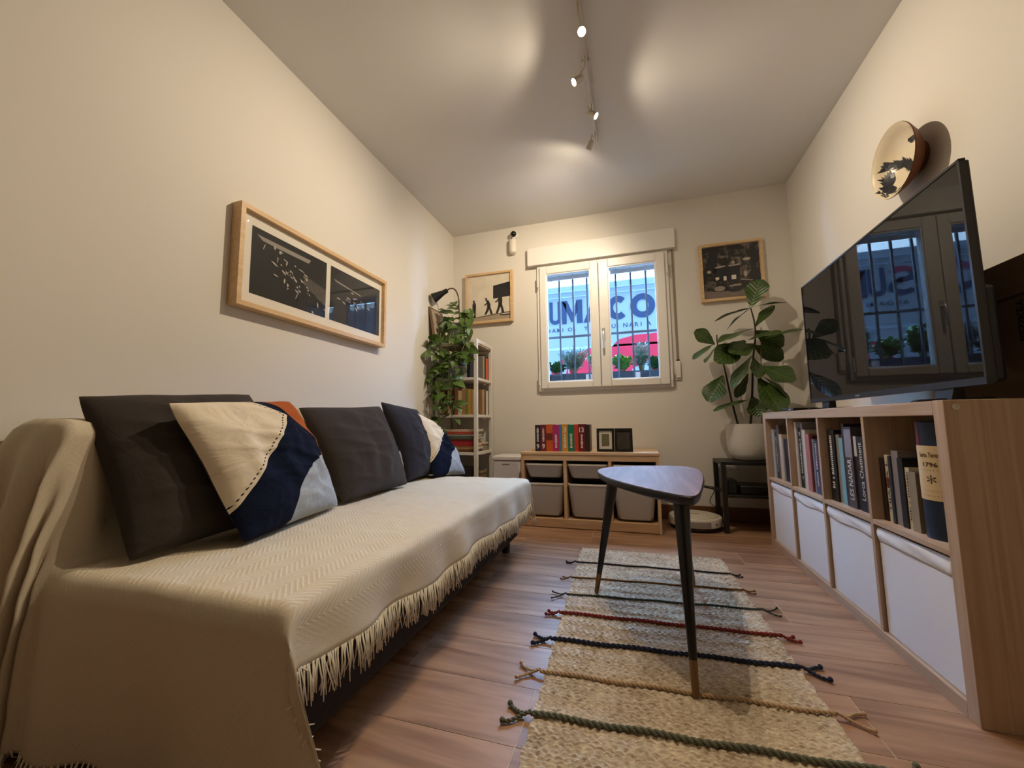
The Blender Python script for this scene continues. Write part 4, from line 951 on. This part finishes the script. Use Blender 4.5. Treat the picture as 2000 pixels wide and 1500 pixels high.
def heart(t_): return max(.03, (math.sin(math.pi*min(1, (t_+.06)/1.06)**.62))**.8)
def fiddle(t_): return max(.02, (.10+.90*(math.sin(math.pi*t_**1.55))**.8)*(1-.14*math.exp(-((t_-.42)/.13)**2)) if t_ < .97 else .25)
def leaf_obj(me, parent, base, d, up):
    d = d.normalized(); s_ = d.cross(up)
    if s_.length < 1e-4: s_ = d.cross(Vector((1, 0, 0)))
    s_.normalize(); n_ = s_.cross(d)
    o = bpy.data.objects.new('leaf', me); COL.objects.link(o); o.parent = parent
    o.matrix_local = Matrix(((s_.x, d.x, n_.x, 0), (s_.y, d.y, n_.y, 0), (s_.z, d.z, n_.z, 0), (0, 0, 0, 1))).copy()
    o.location = base-WORLD[parent.name]; return o
po = thing('trailing_pothos', 'trailing pothos plant in a pale pot spilling down the corner shelf', 'plant', (-2.13, 1.70, HT-.012))
build('pot', MB().lathe([(0, 0), (.060, 0), (.080, .16), (.083, .165), (.076, .165), (.072, .14), (0, .14)], (-2.13, 1.70, HT-.012), n=32), plain('#C9C6BC', .5), po)
build('soil', MB().lathe([(0, .142), (.072, .142)], (-2.13, 1.70, HT-.012), n=24), plain('#3A2C20', .95), po)
pmesh = []
for k, (L, W, dr) in enumerate(((.080, .062, .2), (.092, .068, .3), (.066, .054, .15), (.086, .056, .45))):
    m = leaf_grid(heart, L, W, 9, 6, .22, dr, .08, k); me = m.mesh('pothos_leaf'); me.materials.append(POTHOS); pmesh.append(me)
r4 = random.Random(21)
vines = [(-2.22, 1.53, .80), (-2.16, 1.50, .74), (-2.11, 1.52, .84), (-2.05, 1.50, .78), (-2.00, 1.53, 1.00), (-2.245, 1.50, .95), (-1.97, 1.55, 1.18), (-2.19, 1.48, .70), (-2.08, 1.49, .66)]
STEM = plain('#6E8A44', .6)
nl = 0
for vi, (vx, vy, vz) in enumerate(vines):
    top = Vector((-2.13, 1.70, HT+.15)); over = Vector((vx*.6-2.13*.4, 1.585, HT+.13+r4.uniform(-.02, .05))); pts = [top, over]
    nseg = 9
    for i in range(1, nseg+1):
        q = i/nseg; pts.append(Vector((vx+.018*math.sin(i*1.7+vi), vy+.02*math.cos(i*1.3+vi), HT+.06-(HT+.06-vz)*q)))
    build('vine', MB().tube(pts, .0022, 6), STEM, po)
    for i in range(1, len(pts)):
        for rep in range(1 if (i+vi) % 4 else 2):
            p = pts[i].lerp(pts[i-1], r4.random())
            a = r4.uniform(-.2, math.pi+.2); d = Vector((math.cos(a)*.9, -abs(math.sin(a))*.8-.15, r4.uniform(-.9, .35)))
            bs = p+d*.03
            tipx = bs+d.normalized()*.09
            if tipx.x < XL+.01: d.x = abs(d.x)
            up = Vector((r4.uniform(-.9, .9), -r4.uniform(.1, 1), r4.uniform(-.1, 1.0)))
            leaf_obj(r4.choice(pmesh), po, bs, d, up); nl += 1
for i in range(15):                                     # crown over the pot
    a = r4.uniform(0, 6.28); p = Vector((-2.11+r4.uniform(-.09, .12), 1.60+r4.uniform(-.06, .08), HT+.15+r4.uniform(-.02, .15)))
    d = Vector((math.cos(a), -abs(math.sin(a)), r4.uniform(-.6, .4)))
    if p.x+d.x*.1 < XL+.03: d.x = abs(d.x)
    leaf_obj(r4.choice(pmesh), po, p, d, Vector((r4.uniform(-.8, .8), -r4.uniform(.1, .9), .8)))
for i in range(7):
    p = Vector((-2.00+r4.uniform(-.02, .06), 1.57, HT+.12+r4.uniform(-.18, .12))); leaf_obj(r4.choice(pmesh), po, p, Vector((r4.uniform(-.1, .6), -.3, -.8)), Vector((.3, -.8, .5)))

# ------------------------------------------------------------------ black side table with its things
tX0, tX1, tY0, tY1, tZ = -.212, .34, 1.640, 1.925, .455
sd = thing('side_table', 'small black side table with lower shelf under the fig', 'side table', ((tX0+tX1)/2, (tY0+tY1)/2, 0))
TBLK = plain('#12100F', .4)
box('table_top', tX0, tX1, tY0, tY1, tZ-.022, tZ, TBLK, sd, bevel=.002)
for x in (tX0, tX1-.03):
    for y in (tY0, tY1-.03): box('leg', x, x+.03, y, y+.03, 0, tZ-.022, TBLK, sd, bevel=.002)
box('lower_shelf', tX0+.03, tX1-.03, tY0+.006, tY1-.006, .225, .243, TBLK, sd, bevel=.002)
rt = thing('router', 'black router box standing on the lower shelf of the side table', 'router', (-.13, 1.74, .243)); box('case', -.172, -.115, 1.68, 1.80, .243, .335, BLACK, rt, bevel=.006); box('lamp_strip', -.165, -.125, 1.6785, 1.680, .30, .303, plain('#394049', .3), rt)
rt2 = thing('game_console', 'low black device lying on the lower shelf of the side table', 'console', (.06, 1.77, .243)); box('case', -.10, .20, 1.67, 1.86, .243, .300, plain('#0B0B0C', .35), rt2, bevel=.008); box('disc_slot', -.05, .15, 1.6685, 1.6705, .272, .275, plain('#2A2A2E', .3), rt2)
ft = thing('flat_tray', 'thin black tray jutting out left of the side table', 'tray', (-.20, 1.83, .272)); 
mb = MB().hexa([(-.30, 1.80, .262), (-.176, 1.70, .246), (-.176, 1.86, .246), (-.285, 1.86, .262), (-.30, 1.80, .270), (-.176, 1.70, .256), (-.176, 1.86, .256), (-.285, 1.86, .270)])
build('plate', mb, BLACK, ft, flat=True); build('edge_lip', MB().tube([(-.30, 1.80, .268), (-.285, 1.86, .268)], .003, 6), BLACK, ft)
build_c = build('power_cable', MB().tube([at(1397, 950, 1.84), at(1394, 962, 1.85), at(1387, 975, 1.88), at(1387, 982, 1.90), at(1393, 987, 1.92), at(1402, 991, 1.94)], .0028, 8), plain('#2A2420', .6)); tag(build_c, 'thin dark cable looping down the wall beside the side table', 'cable')

# ------------------------------------------------------------------ fiddle-leaf fig
fg = thing('potted_fig', 'fiddle-leaf fig in a white pot on the black side table', 'plant', (-.012, 1.785, tZ))
build('pot', MB().lathe([(0, 0), (.075, 0), (.098, .012), (.116, .045), (.126, .10), (.128, .243), (.120, .243), (.117, .20), (0, .20)], (-.012, 1.785, tZ), n=48), plain('#D9D5CC', .4), fg)
build('soil', MB().lathe([(0, .205), (.117, .205)], (-.012, 1.785, tZ), n=24), plain('#33281E', .95), fg)
def fp(cx, cy, Y=1.76): return at(1340+cx/4.8375, 530+cy/4.8375, Y)
BARK = plain('#2E241C', .8, noise=60, nb=.3)
def smooth(gp, k_=5):
    cv = []
    for i in range(len(gp)-1):
        p0, p1, p2, p3 = gp[max(i-1, 0)], gp[i], gp[i+1], gp[min(i+2, len(gp)-1)]
        for k in range(k_):
            q = k/k_; cv.append(.5*((2*p1)+(p2-p0)*q+(2*p0-5*p1+4*p2-p3)*q*q+(3*p1-p0-3*p2+p3)*q**3))
    return cv+[gp[-1]]
T1 = smooth([Vector((-.055, 1.785, tZ+.19)), fp(485, 1430), fp(420, 1180), fp(360, 900), fp(300, 700), fp(290, 600)])
T2 = smooth([Vector((.0, 1.785, tZ+.19)), fp(610, 1430), fp(625, 1150), fp(632, 850), fp(655, 620), fp(645, 480), fp(610, 345)])
build('trunk', MB().tube(T1, [.0075-.004*i/len(T1) for i in range(len(T1))], 10), BARK, fg)
build('trunk', MB().tube(T2, [.0085-.0045*i/len(T2) for i in range(len(T2))], 10), BARK, fg)
build('stake', MB().tube([Vector((.075, 1.78, tZ+.19)), fp(708, 1300, 1.77), fp(708, 530, 1.77)], .0028, 8), plain('#5A3A26', .8), fg)
FIG = leaf_mat('fig_leaf', '#1E3414', '#41581F', .38)
FL = [  # base, tip (crop pixels), tip depth offset, width px, up vector
    ((610, 345), (700, 70), .03, 215, (-.4, -1, .2)), ((620, 338), (950, 268), -.03, 110, (0, -.15, 1)), ((600, 350), (250, 440), -.10, 130, (-.2, .10, 1)), ((600, 355), (370, 525), -.04, 120, (-.6, .15, 1)), ((598, 352), (355, 400), .07, 90, (-.2, -.2, 1)),
    ((650, 530), (822, 312), .05, 130, (-.8, -.8, .4)), ((640, 540), (305, 632), -.16, 190, (-.1, -.25, 1)), ((580, 650), (890, 550), -.12, 170, (0, -.65, 1)), ((700, 660), (1092, 512), .03, 130, (0, -.35, 1)),
    ((270, 690), (85, 560), -.03, 160, (-.3, -1, .5)), ((255, 692), (60, 812), -.06, 120, (-.4, -.6, 1)), ((300, 700), (178, 855), -.10, 130, (-.9, -.3, .5)), ((560, 655), (290, 850), -.16, 230, (-.4, -.9, -.1)), ((660, 690), (420, 760), -.15, 190, (0, -.9, .5)),
    ((625, 795), (420, 1065), -.14, 160, (-.7, -.5, .8)), ((350, 985), (215, 1225), -.10, 215, (-.4, -1, .3)), ((605, 1212), (262, 1282), -.14, 120, (-.1, -.3, 1)), ((690, 895), (1030, 1030), -.10, 230, (.2, -1, .5)), ((715, 985), (975, 1165), -.06, 130, (.5, -.5, .8)),
    ((685, 1010), (910, 1325), -.12, 290, (.3, -1, .35)), ((620, 1180), (700, 1370), -.06, 170, (-.2, -1, .2)), ((585, 965), (475, 1195), .05, 120, (.5, -.8, .3)), ((660, 560), (900, 700), .10, 200, (.1, .8, .8)), ((640, 700), (900, 820), .10, 190, (0, .6, .9)),
    ((300, 700), (480, 660), .06, 120, (0, -.2, 1)), ((640, 820), (690, 1000), -.08, 150, (.3, -1, 0))]
for k, (b0, t0, dy, w, up) in enumerate(FL):
    p = fp(*b0, 1.76); q = fp(*t0, 1.76+dy); L = (q-p).length
    me = leaf_grid(fiddle, L, w/1380, 12, 8, .16, .10 if up[2] > .6 else .04, .10, k).mesh('fig_leaf'); me.materials.append(FIG)
    leaf_obj(me, fg, p, q-p, Vector(up))

# ------------------------------------------------------------------ robot vacuum
rv = thing('robot_vacuum', 'round white robot vacuum on the floor beside the side table', 'vacuum', (-.372, 1.755, 0))
RC = (-.372, 1.755, 0)
build('base_skirt', MB().lathe([(0, .006), (.150, .006), (.160, .02), (.160, .03), (0, .03)], RC, n=48), plain('#1A1718', .6), rv)
build('shell', MB().lathe([(.158, .028), (.168, .032), (.168, .075), (.164, .082), (.150, .085), (0, .085)], RC, n=56), plain('#DAD2C4', .35), rv)
build('top_cover', MB().lathe([(.142, .0855), (.140, .089), (.0, .0915)], RC, n=48), plain('#D2C8B6', .4), rv)
box('top_slot', -.405, -.345, 1.752, 1.758, .0905, .0925, plain('#6A6258', .5), rv)
def onr(a, r_, z): return Vector((RC[0]+r_*math.cos(a), RC[1]+r_*math.sin(a), z))
mb = MB(); mb.grid([[onr(-2.1+1.0*i/12, .1695, .034+.038*j) for j in (0, 1)] for i in range(13)]); build('bumper_window', mb, plain('#9C968C', .3), rv)
build('side_button', MB().lathe([(0, 0), (.006, 0), (.006, .002), (0, .002)], onr(-.85, .1675, .055), (math.cos(-.85), math.sin(-.85), 0), 10), plain('#2A2622', .5), rv)
for a in (-.45, .5): build('side_brush', MB().tube([onr(a, .15, .012), onr(a, .20, .005)], .002, 5), plain('#1A1718', .7), rv)
# ------------------------------------------------------------------ coffee table
ct_ = thing('coffee_table', 'three-legged coffee table with rounded triangular dark wood top', 'coffee table', (-.70, .36, .009))
ctrl = [(-.893, .45), (-.897, .58), (-.845, .685), (-.72, .745), (-.60, .775), (-.51, .745), (-.482, .62), (-.497, .40), (-.535, .18), (-.565, .03), (-.588, -.033), (-.612, -.034), (-.645, -.005), (-.731, .10), (-.838, .28)]
def closed(ctrl, k_=6):
    n = len(ctrl); out = []
    for i in range(n):
        p0, p1, p2, p3 = [Vector(ctrl[(i+d) % n]) for d in (-1, 0, 1, 2)]
        for k in range(k_):
            q = k/k_; out.append(.5*((2*p1)+(p2-p0)*q+(2*p0-5*p1+4*p2-p3)*q*q+(3*p1-p0-3*p2+p3)*q**3))
    return out
outl = [(p.x, p.y) for p in closed(ctrl)][::-1]
cx_ = sum(p[0] for p in outl)/len(outl); cy_ = sum(p[1] for p in outl)/len(outl)
def shrink(o_, d): return [(x+(cx_-x)/math.hypot(cx_-x, cy_-y)*d, y+(cy_-y)/math.hypot(cx_-x, cy_-y)*d) for x, y in o_]
outl = outl[::-1]
RW = wood('rosewood_top', '#A07868', '#6E4A3C', 1, .50, 10, 4, .0, nb=.03)
RW.node_tree.nodes['Principled BSDF'].inputs['Specular IOR Level'].default_value = .3
mb = MB(); rings_ = [(shrink(outl, .004), .5045), (shrink(outl, .001), .5115), (outl, .510)]
mb.prism(shrink(outl, .003), .5085, .5112); build('top_veneer', mb, RW, ct_)
mb = MB(); lv = [(.020, .481), (.006, .487), (0, .497), (0, .5075), (.0025, .5095)]
P = [[Vector((x, y, z)) for x, y in shrink(outl, d)] for d, z in lv]; nn_ = len(outl)
mb.grid([[r_[k] for r_ in P] for k in range(nn_)], closed_u=True); mb.poly([p for p in reversed(P[0])]); mb.poly(P[-1])
build('top_edge', mb, plain('#0F0D0D', .4), ct_)
FEET = [((-.92, .493), (-.835, .49)), ((-.522, .690), (-.575, .63)), ((-.617, -.080), (-.615, .055))]
BRASS = plain('#7E5E3C', .42, metal=.5); LEGB = plain('#0C0B0C', .35)
for (fx, fy), (tx, ty) in FEET:
    b0, t0 = Vector((fx, fy, .0125)), Vector((tx, ty, .484)); d = t0-b0
    leg = build('leg', MB().tube([b0+d*.16, b0+d*.5, b0+d*.92, t0], [.0105, .0155, .0225, .0235], 18), LEGB, ct_)
    build('brass_ferrule', MB().tube([b0, b0+d*.03, b0+d*.165], [.0085, .0092, .0110], 18), BRASS, leg)

# ------------------------------------------------------------------ rug
rg = thing('jute_rug', 'natural jute rug with coloured rope stripes under the coffee table', 'rug', (-.68, .2, 0))
Ra, Rb = Vector((-1.056, 1.09, 0)), Vector((-.338, 1.09, 0)); Rc_, Rd = Vector((-.975, -1.10, 0)), Vector((-.285, -1.10, 0))
NU, NV = 200, 560
uu = np.linspace(0, 1, NU); vv_ = np.linspace(0, 1, NV); Ug, Vg = np.meshgrid(uu, vv_, indexing='ij')
def lerp2(A, B, C_, D, k): return (A[k]*(1-Ug)+B[k]*Ug)*(1-Vg)+(C_[k]*(1-Ug)+D[k]*Ug)*Vg
Xg = lerp2(Ra, Rb, Rc_, Rd, 0); Yg = lerp2(Ra, Rb, Rc_, Rd, 1)
rs = np.random.RandomState(3)
rowi = np.floor(Yg/.0125); jit = (np.sin(rowi*12.9898)*43758.5453) % 1
a1 = np.abs(np.sin(np.pi*(Yg/.0125))); plait = np.abs(np.sin(np.pi*(Xg/.021+jit*1.0+np.where(rowi % 2 == 0, .25, -.25)*(Yg/.0125 % 1))))
Zg = .0030+.0085*(a1**.5)*(.30+.70*plait**.7)+rs.normal(0, .0004, Xg.shape)
Xg = Xg+.0025*np.sin(Yg*90)*((Ug < .01)*1.-(Ug > .99)*1.)
me = bpy.data.meshes.new('weave'); nvt = NU*NV
me.vertices.add(nvt); org = WORLD[rg.name]
co = np.stack([Xg-org.x, Yg-org.y, Zg], -1).reshape(-1, 3); me.vertices.foreach_set('co', co.ravel())
ii, jj = np.meshgrid(np.arange(NU-1), np.arange(NV-1), indexing='ij'); q0 = (ii*NV+jj).ravel()
quads = np.stack([q0, q0+1, q0+NV+1, q0+NV], -1)
me.loops.add(quads.size); me.loops.foreach_set('vertex_index', quads.ravel()); me.polygons.add(len(quads))
me.polygons.foreach_set('loop_start', np.arange(0, quads.size, 4)); me.update(); me.validate(); me.shade_smooth()
m_, nt, b = newmat('jute'); b.inputs['Roughness'].default_value = .95; b.inputs['Specular IOR Level'].default_value = .1
tc = N(nt, 'ShaderNodeTexCoord'); mp = N(nt, 'ShaderNodeMapping'); mp.inputs['Scale'].default_value = (60, 220, 1); nt.links.new(tc.outputs['Object'], mp.inputs[0])
nn = N(nt, 'ShaderNodeTexNoise'); nn.inputs['Scale'].default_value = 1; nn.inputs['Detail'].default_value = 4; nt.links.new(mp.outputs[0], nn.inputs['Vector'])
nn2 = N(nt, 'ShaderNodeTexNoise'); nn2.inputs['Scale'].default_value = 7; nt.links.new(tc.outputs['Object'], nn2.inputs['Vector'])
ff_ = math_n(nt, 'ADD', math_n(nt, 'MULTIPLY_ADD', nn.outputs[0], 1.9, -.36), math_n(nt, 'MULTIPLY', math_n(nt, 'SUBTRACT', nn2.outputs[0], .5), .8), clamp=True)
nt.links.new(mixc(nt, ff_, lin('#6E5238'), lin('#EADAC0')), b.inputs['Base Color']); bump(nt, b, nn.outputs[0], .5, .002)
me.materials.append(m_)
wv_o = bpy.data.objects.new('weave', me); COL.objects.link(wv_o); wv_o.parent = rg
box('backing', -.965, -.35, -1.09, 1.08, .0003, .004, plain('#7A6242', .95), rg)
def rope(pts, r_, pitch, m_, name, parent):
    """two twisted strands"""
    pts = [Vector(p) for p in pts]; mb = MB(); tot = sum((pts[i+1]-pts[i]).length for i in range(len(pts)-1))
    n = max(8, int(tot/pitch*7)); rs_ = resample(pts, n)
    for ph in (0, math.pi):
        path = []
        for i, (p, s) in enumerate(rs_):
            t_ = (rs_[min(i+1, n-1)][0]-rs_[max(i-1, 0)][0]).normalized(); a = Vector((0, 0, 1)); b2 = t_.cross(a)
            an = 2*math.pi*s/pitch+ph; path.append(p+(a*math.cos(an)+b2*math.sin(an))*r_*.52)
        mb.tube(path, r_*.62, 5)
    return build(name, mb, m_, parent, auto=0)
ROPES = [('#23273A', .0055, (1128, 1098, 1421, 1121), 1), ('#7A5426', .0055, (1120, 1128, 1446, 1153), 1), ('#3E4A44', .0055, (1111, 1161, 1481, 1191), 2), ('#8A3A34', .008, (1098, 1197, 1520, 1243), 1), ('#2E3346', .009, (1082, 1249, 1557, 1305), 2), ('#C2A584', .007, (1062, 1312, 1626, 1396), 2), ('#6A6C5C', .009, (1044, 1396, 1740, 1512), 2)]
def atZ(x, y, Z):
    d = _f+_r*((x-1000)/FPX)+_u*((750-y)/FPX); return CAM+d*((Z-CAM.z)/d.z)
r5 = random.Random(9)
for hx_, rr_, (xa, ya, xb, yb_), kind in ROPES:
    rr_ *= .75
    p, q = atZ(xa, ya, .012), atZ(xb, yb_, .012); zc_ = .0125
    ext = (q-p).normalized(); p = p-ext*.01; q = q+ext*.01
    m_ = fabric(hx_, 300)
    pts = [Vector((p.x+(q.x-p.x)*i/24, p.y+(q.y-p.y)*i/24+.003*math.sin(i*.9+rr_*900), zc_+rr_*.35)) for i in range(25)]
    rope(pts, rr_, rr_*4.6, m_, 'rope_stripe', rg)
    for e, dr in ((p, -ext), (q, ext)):
        for s_ in (-1, 1):
            sd_ = Vector((0, 1, 0)); L = .036+.014*r5.random()+(.016 if kind == 2 else 0)
            w_ = [e+Vector((0, 0, .006)), e+dr*L*.35+sd_*s_*.004+Vector((0, 0, -.003)), e+dr*L*.7+sd_*s_*(.016+.008*r5.random())*(.5 if kind == 1 else 1)+Vector((0, 0, .004-e.z+.002)), e+dr*L+sd_*s_*(.026+.014*r5.random())*(.4 if kind == 1 else 1)+Vector((0, 0, .005-e.z+.002))]
            w_ = [Vector((v.x, v.y, max(v.z, rr_*.8+.001))) for v in w_]
            rope(smooth(w_, 4), rr_*.72, rr_*3.4, m_, 'tassel', rg)
            build('tassel_knot', MB().lathe([(0, -rr_*1.1), (rr_*.8, -rr_*.7), (rr_*1.1, 0), (rr_*.8, rr_*.7), (0, rr_*1.1)], w_[-1]+Vector((0, 0, rr_*.3)), dr, 8), m_, rg, auto=0)

# ------------------------------------------------------------------ ceiling spot track
LX = -.893
trk = thing('spotlight_track', 'white ceiling track with four adjustable spotlights', 'ceiling light', (LX, .6, ZC))
NICK = plain('#C9C2B6', .35, metal=.3)
build('track_bar', MB().box(LX-.009, LX+.009, .10, 1.07, ZC-.024, ZC-.006), NICK, trk, bevel=.003)
build('ceiling_mount', MB().box(LX-.018, LX+.018, .50, .64, ZC-.014, ZC), NICK, trk, bevel=.003)
ZL = 2.315
SP = [(.215, atZ(1136, 62, ZL), Vector((.10, -.74, -.68))), (.465, atZ(1122, 160, ZL), Vector((-.86, -.34, -.70))), (.760, atZ(1163, 226, ZL), Vector((.86, .0, -.70))), (.975, atZ(1150, 290, ZL), Vector((-.50, .66, -.60)))]
for ya, hp, d in SP:
    d = d.normalized(); back = hp-d*.046
    head = build('spot_head', MB().lathe([(0, 0), (.012, .001), (.0155, .006), (.0165, .040), (.018, .043), (.018, .050), (.0163, .050), (.0160, .0435), (0, .0435)], back, d, 28), NICK, trk)
    build('lens', MB().lathe([(0, .0440), (.0158, .0440)], back, d, 24), emit('#FFE2B0', 30), head)
    build('arm', MB().tube([Vector((LX, ya, ZC-.024)), Vector((LX, ya, ZC-.075)), back+Vector((0, 0, .030)), back+d*.02+Vector((0, 0, .010))], .0038, 8), NICK, head)
    for nm, W_, ang_, off_, rad_ in (('spot_beam', SPOT_W, 122, .054, .012), ('spot_spill', SPILL_W, 180, .0455, .003)):
        ld = bpy.data.lights.new(nm, 'SPOT'); ld.energy = W_*(.80 if nm == 'spot_beam' and d.x > .5 else 1); ld.color = SPOT_COL; ld.spot_size = math.radians(ang_); ld.spot_blend = 1.0; ld.shadow_soft_size = rad_
        lo = bpy.data.objects.new(nm, ld); COL.objects.link(lo); lo.parent = head
        lo.rotation_mode = 'QUATERNION'; lo.rotation_quaternion = d.to_track_quat('-Z', 'Y'); lo.location = back+d*off_-WORLD[head.name]

# ------------------------------------------------------------------ wall camera
pc = at(1002, 482, YB-.03)
wc = thing('wall_camera', 'white wall-mounted security camera with black ball lens near the ceiling', 'camera', (pc.x, YB, pc.z-.06))
build('body', MB().lathe([(0, 0), (.020, .002), (.030, .012), (.033, .03), (.033, .115), (.030, .13), (.018, .14), (0, .142)], (pc.x, YB-.034, pc.z-.066), (0, 0, 1), 28), plain('#E4DDD0', .4), wc)
lc = at(1003.5, 458, YB-.045)
build('lens_collar', MB().lathe([(0, .0), (.030, .0), (.036, .012), (.034, .03), (.026, .034)], lc+Vector((0, .03, 0)), (0, -1, 0), 24), plain('#EAE6DE', .35), wc)
build('ball_lens', MB().lathe([(.0255*math.sin(a*math.pi/20), .026-.0255*math.cos(a*math.pi/20)) for a in range(21)], lc+Vector((0, .016, 0)), (0, -1, 0), 24), plain('#050505', .15), wc)
build('sensor', MB().lathe([(0, 0), (.006, 0), (.005, .004), (0, .005)], Vector((pc.x, YB-.066, lc.z-.042)), (0, -1, 0), 12), BLACK, wc)
build('wall_bracket', MB().box(pc.x-.015, pc.x+.015, YB-.012, YB, pc.z-.04, pc.z+.05), plain('#E4DDD0', .4), wc, bevel=.003)
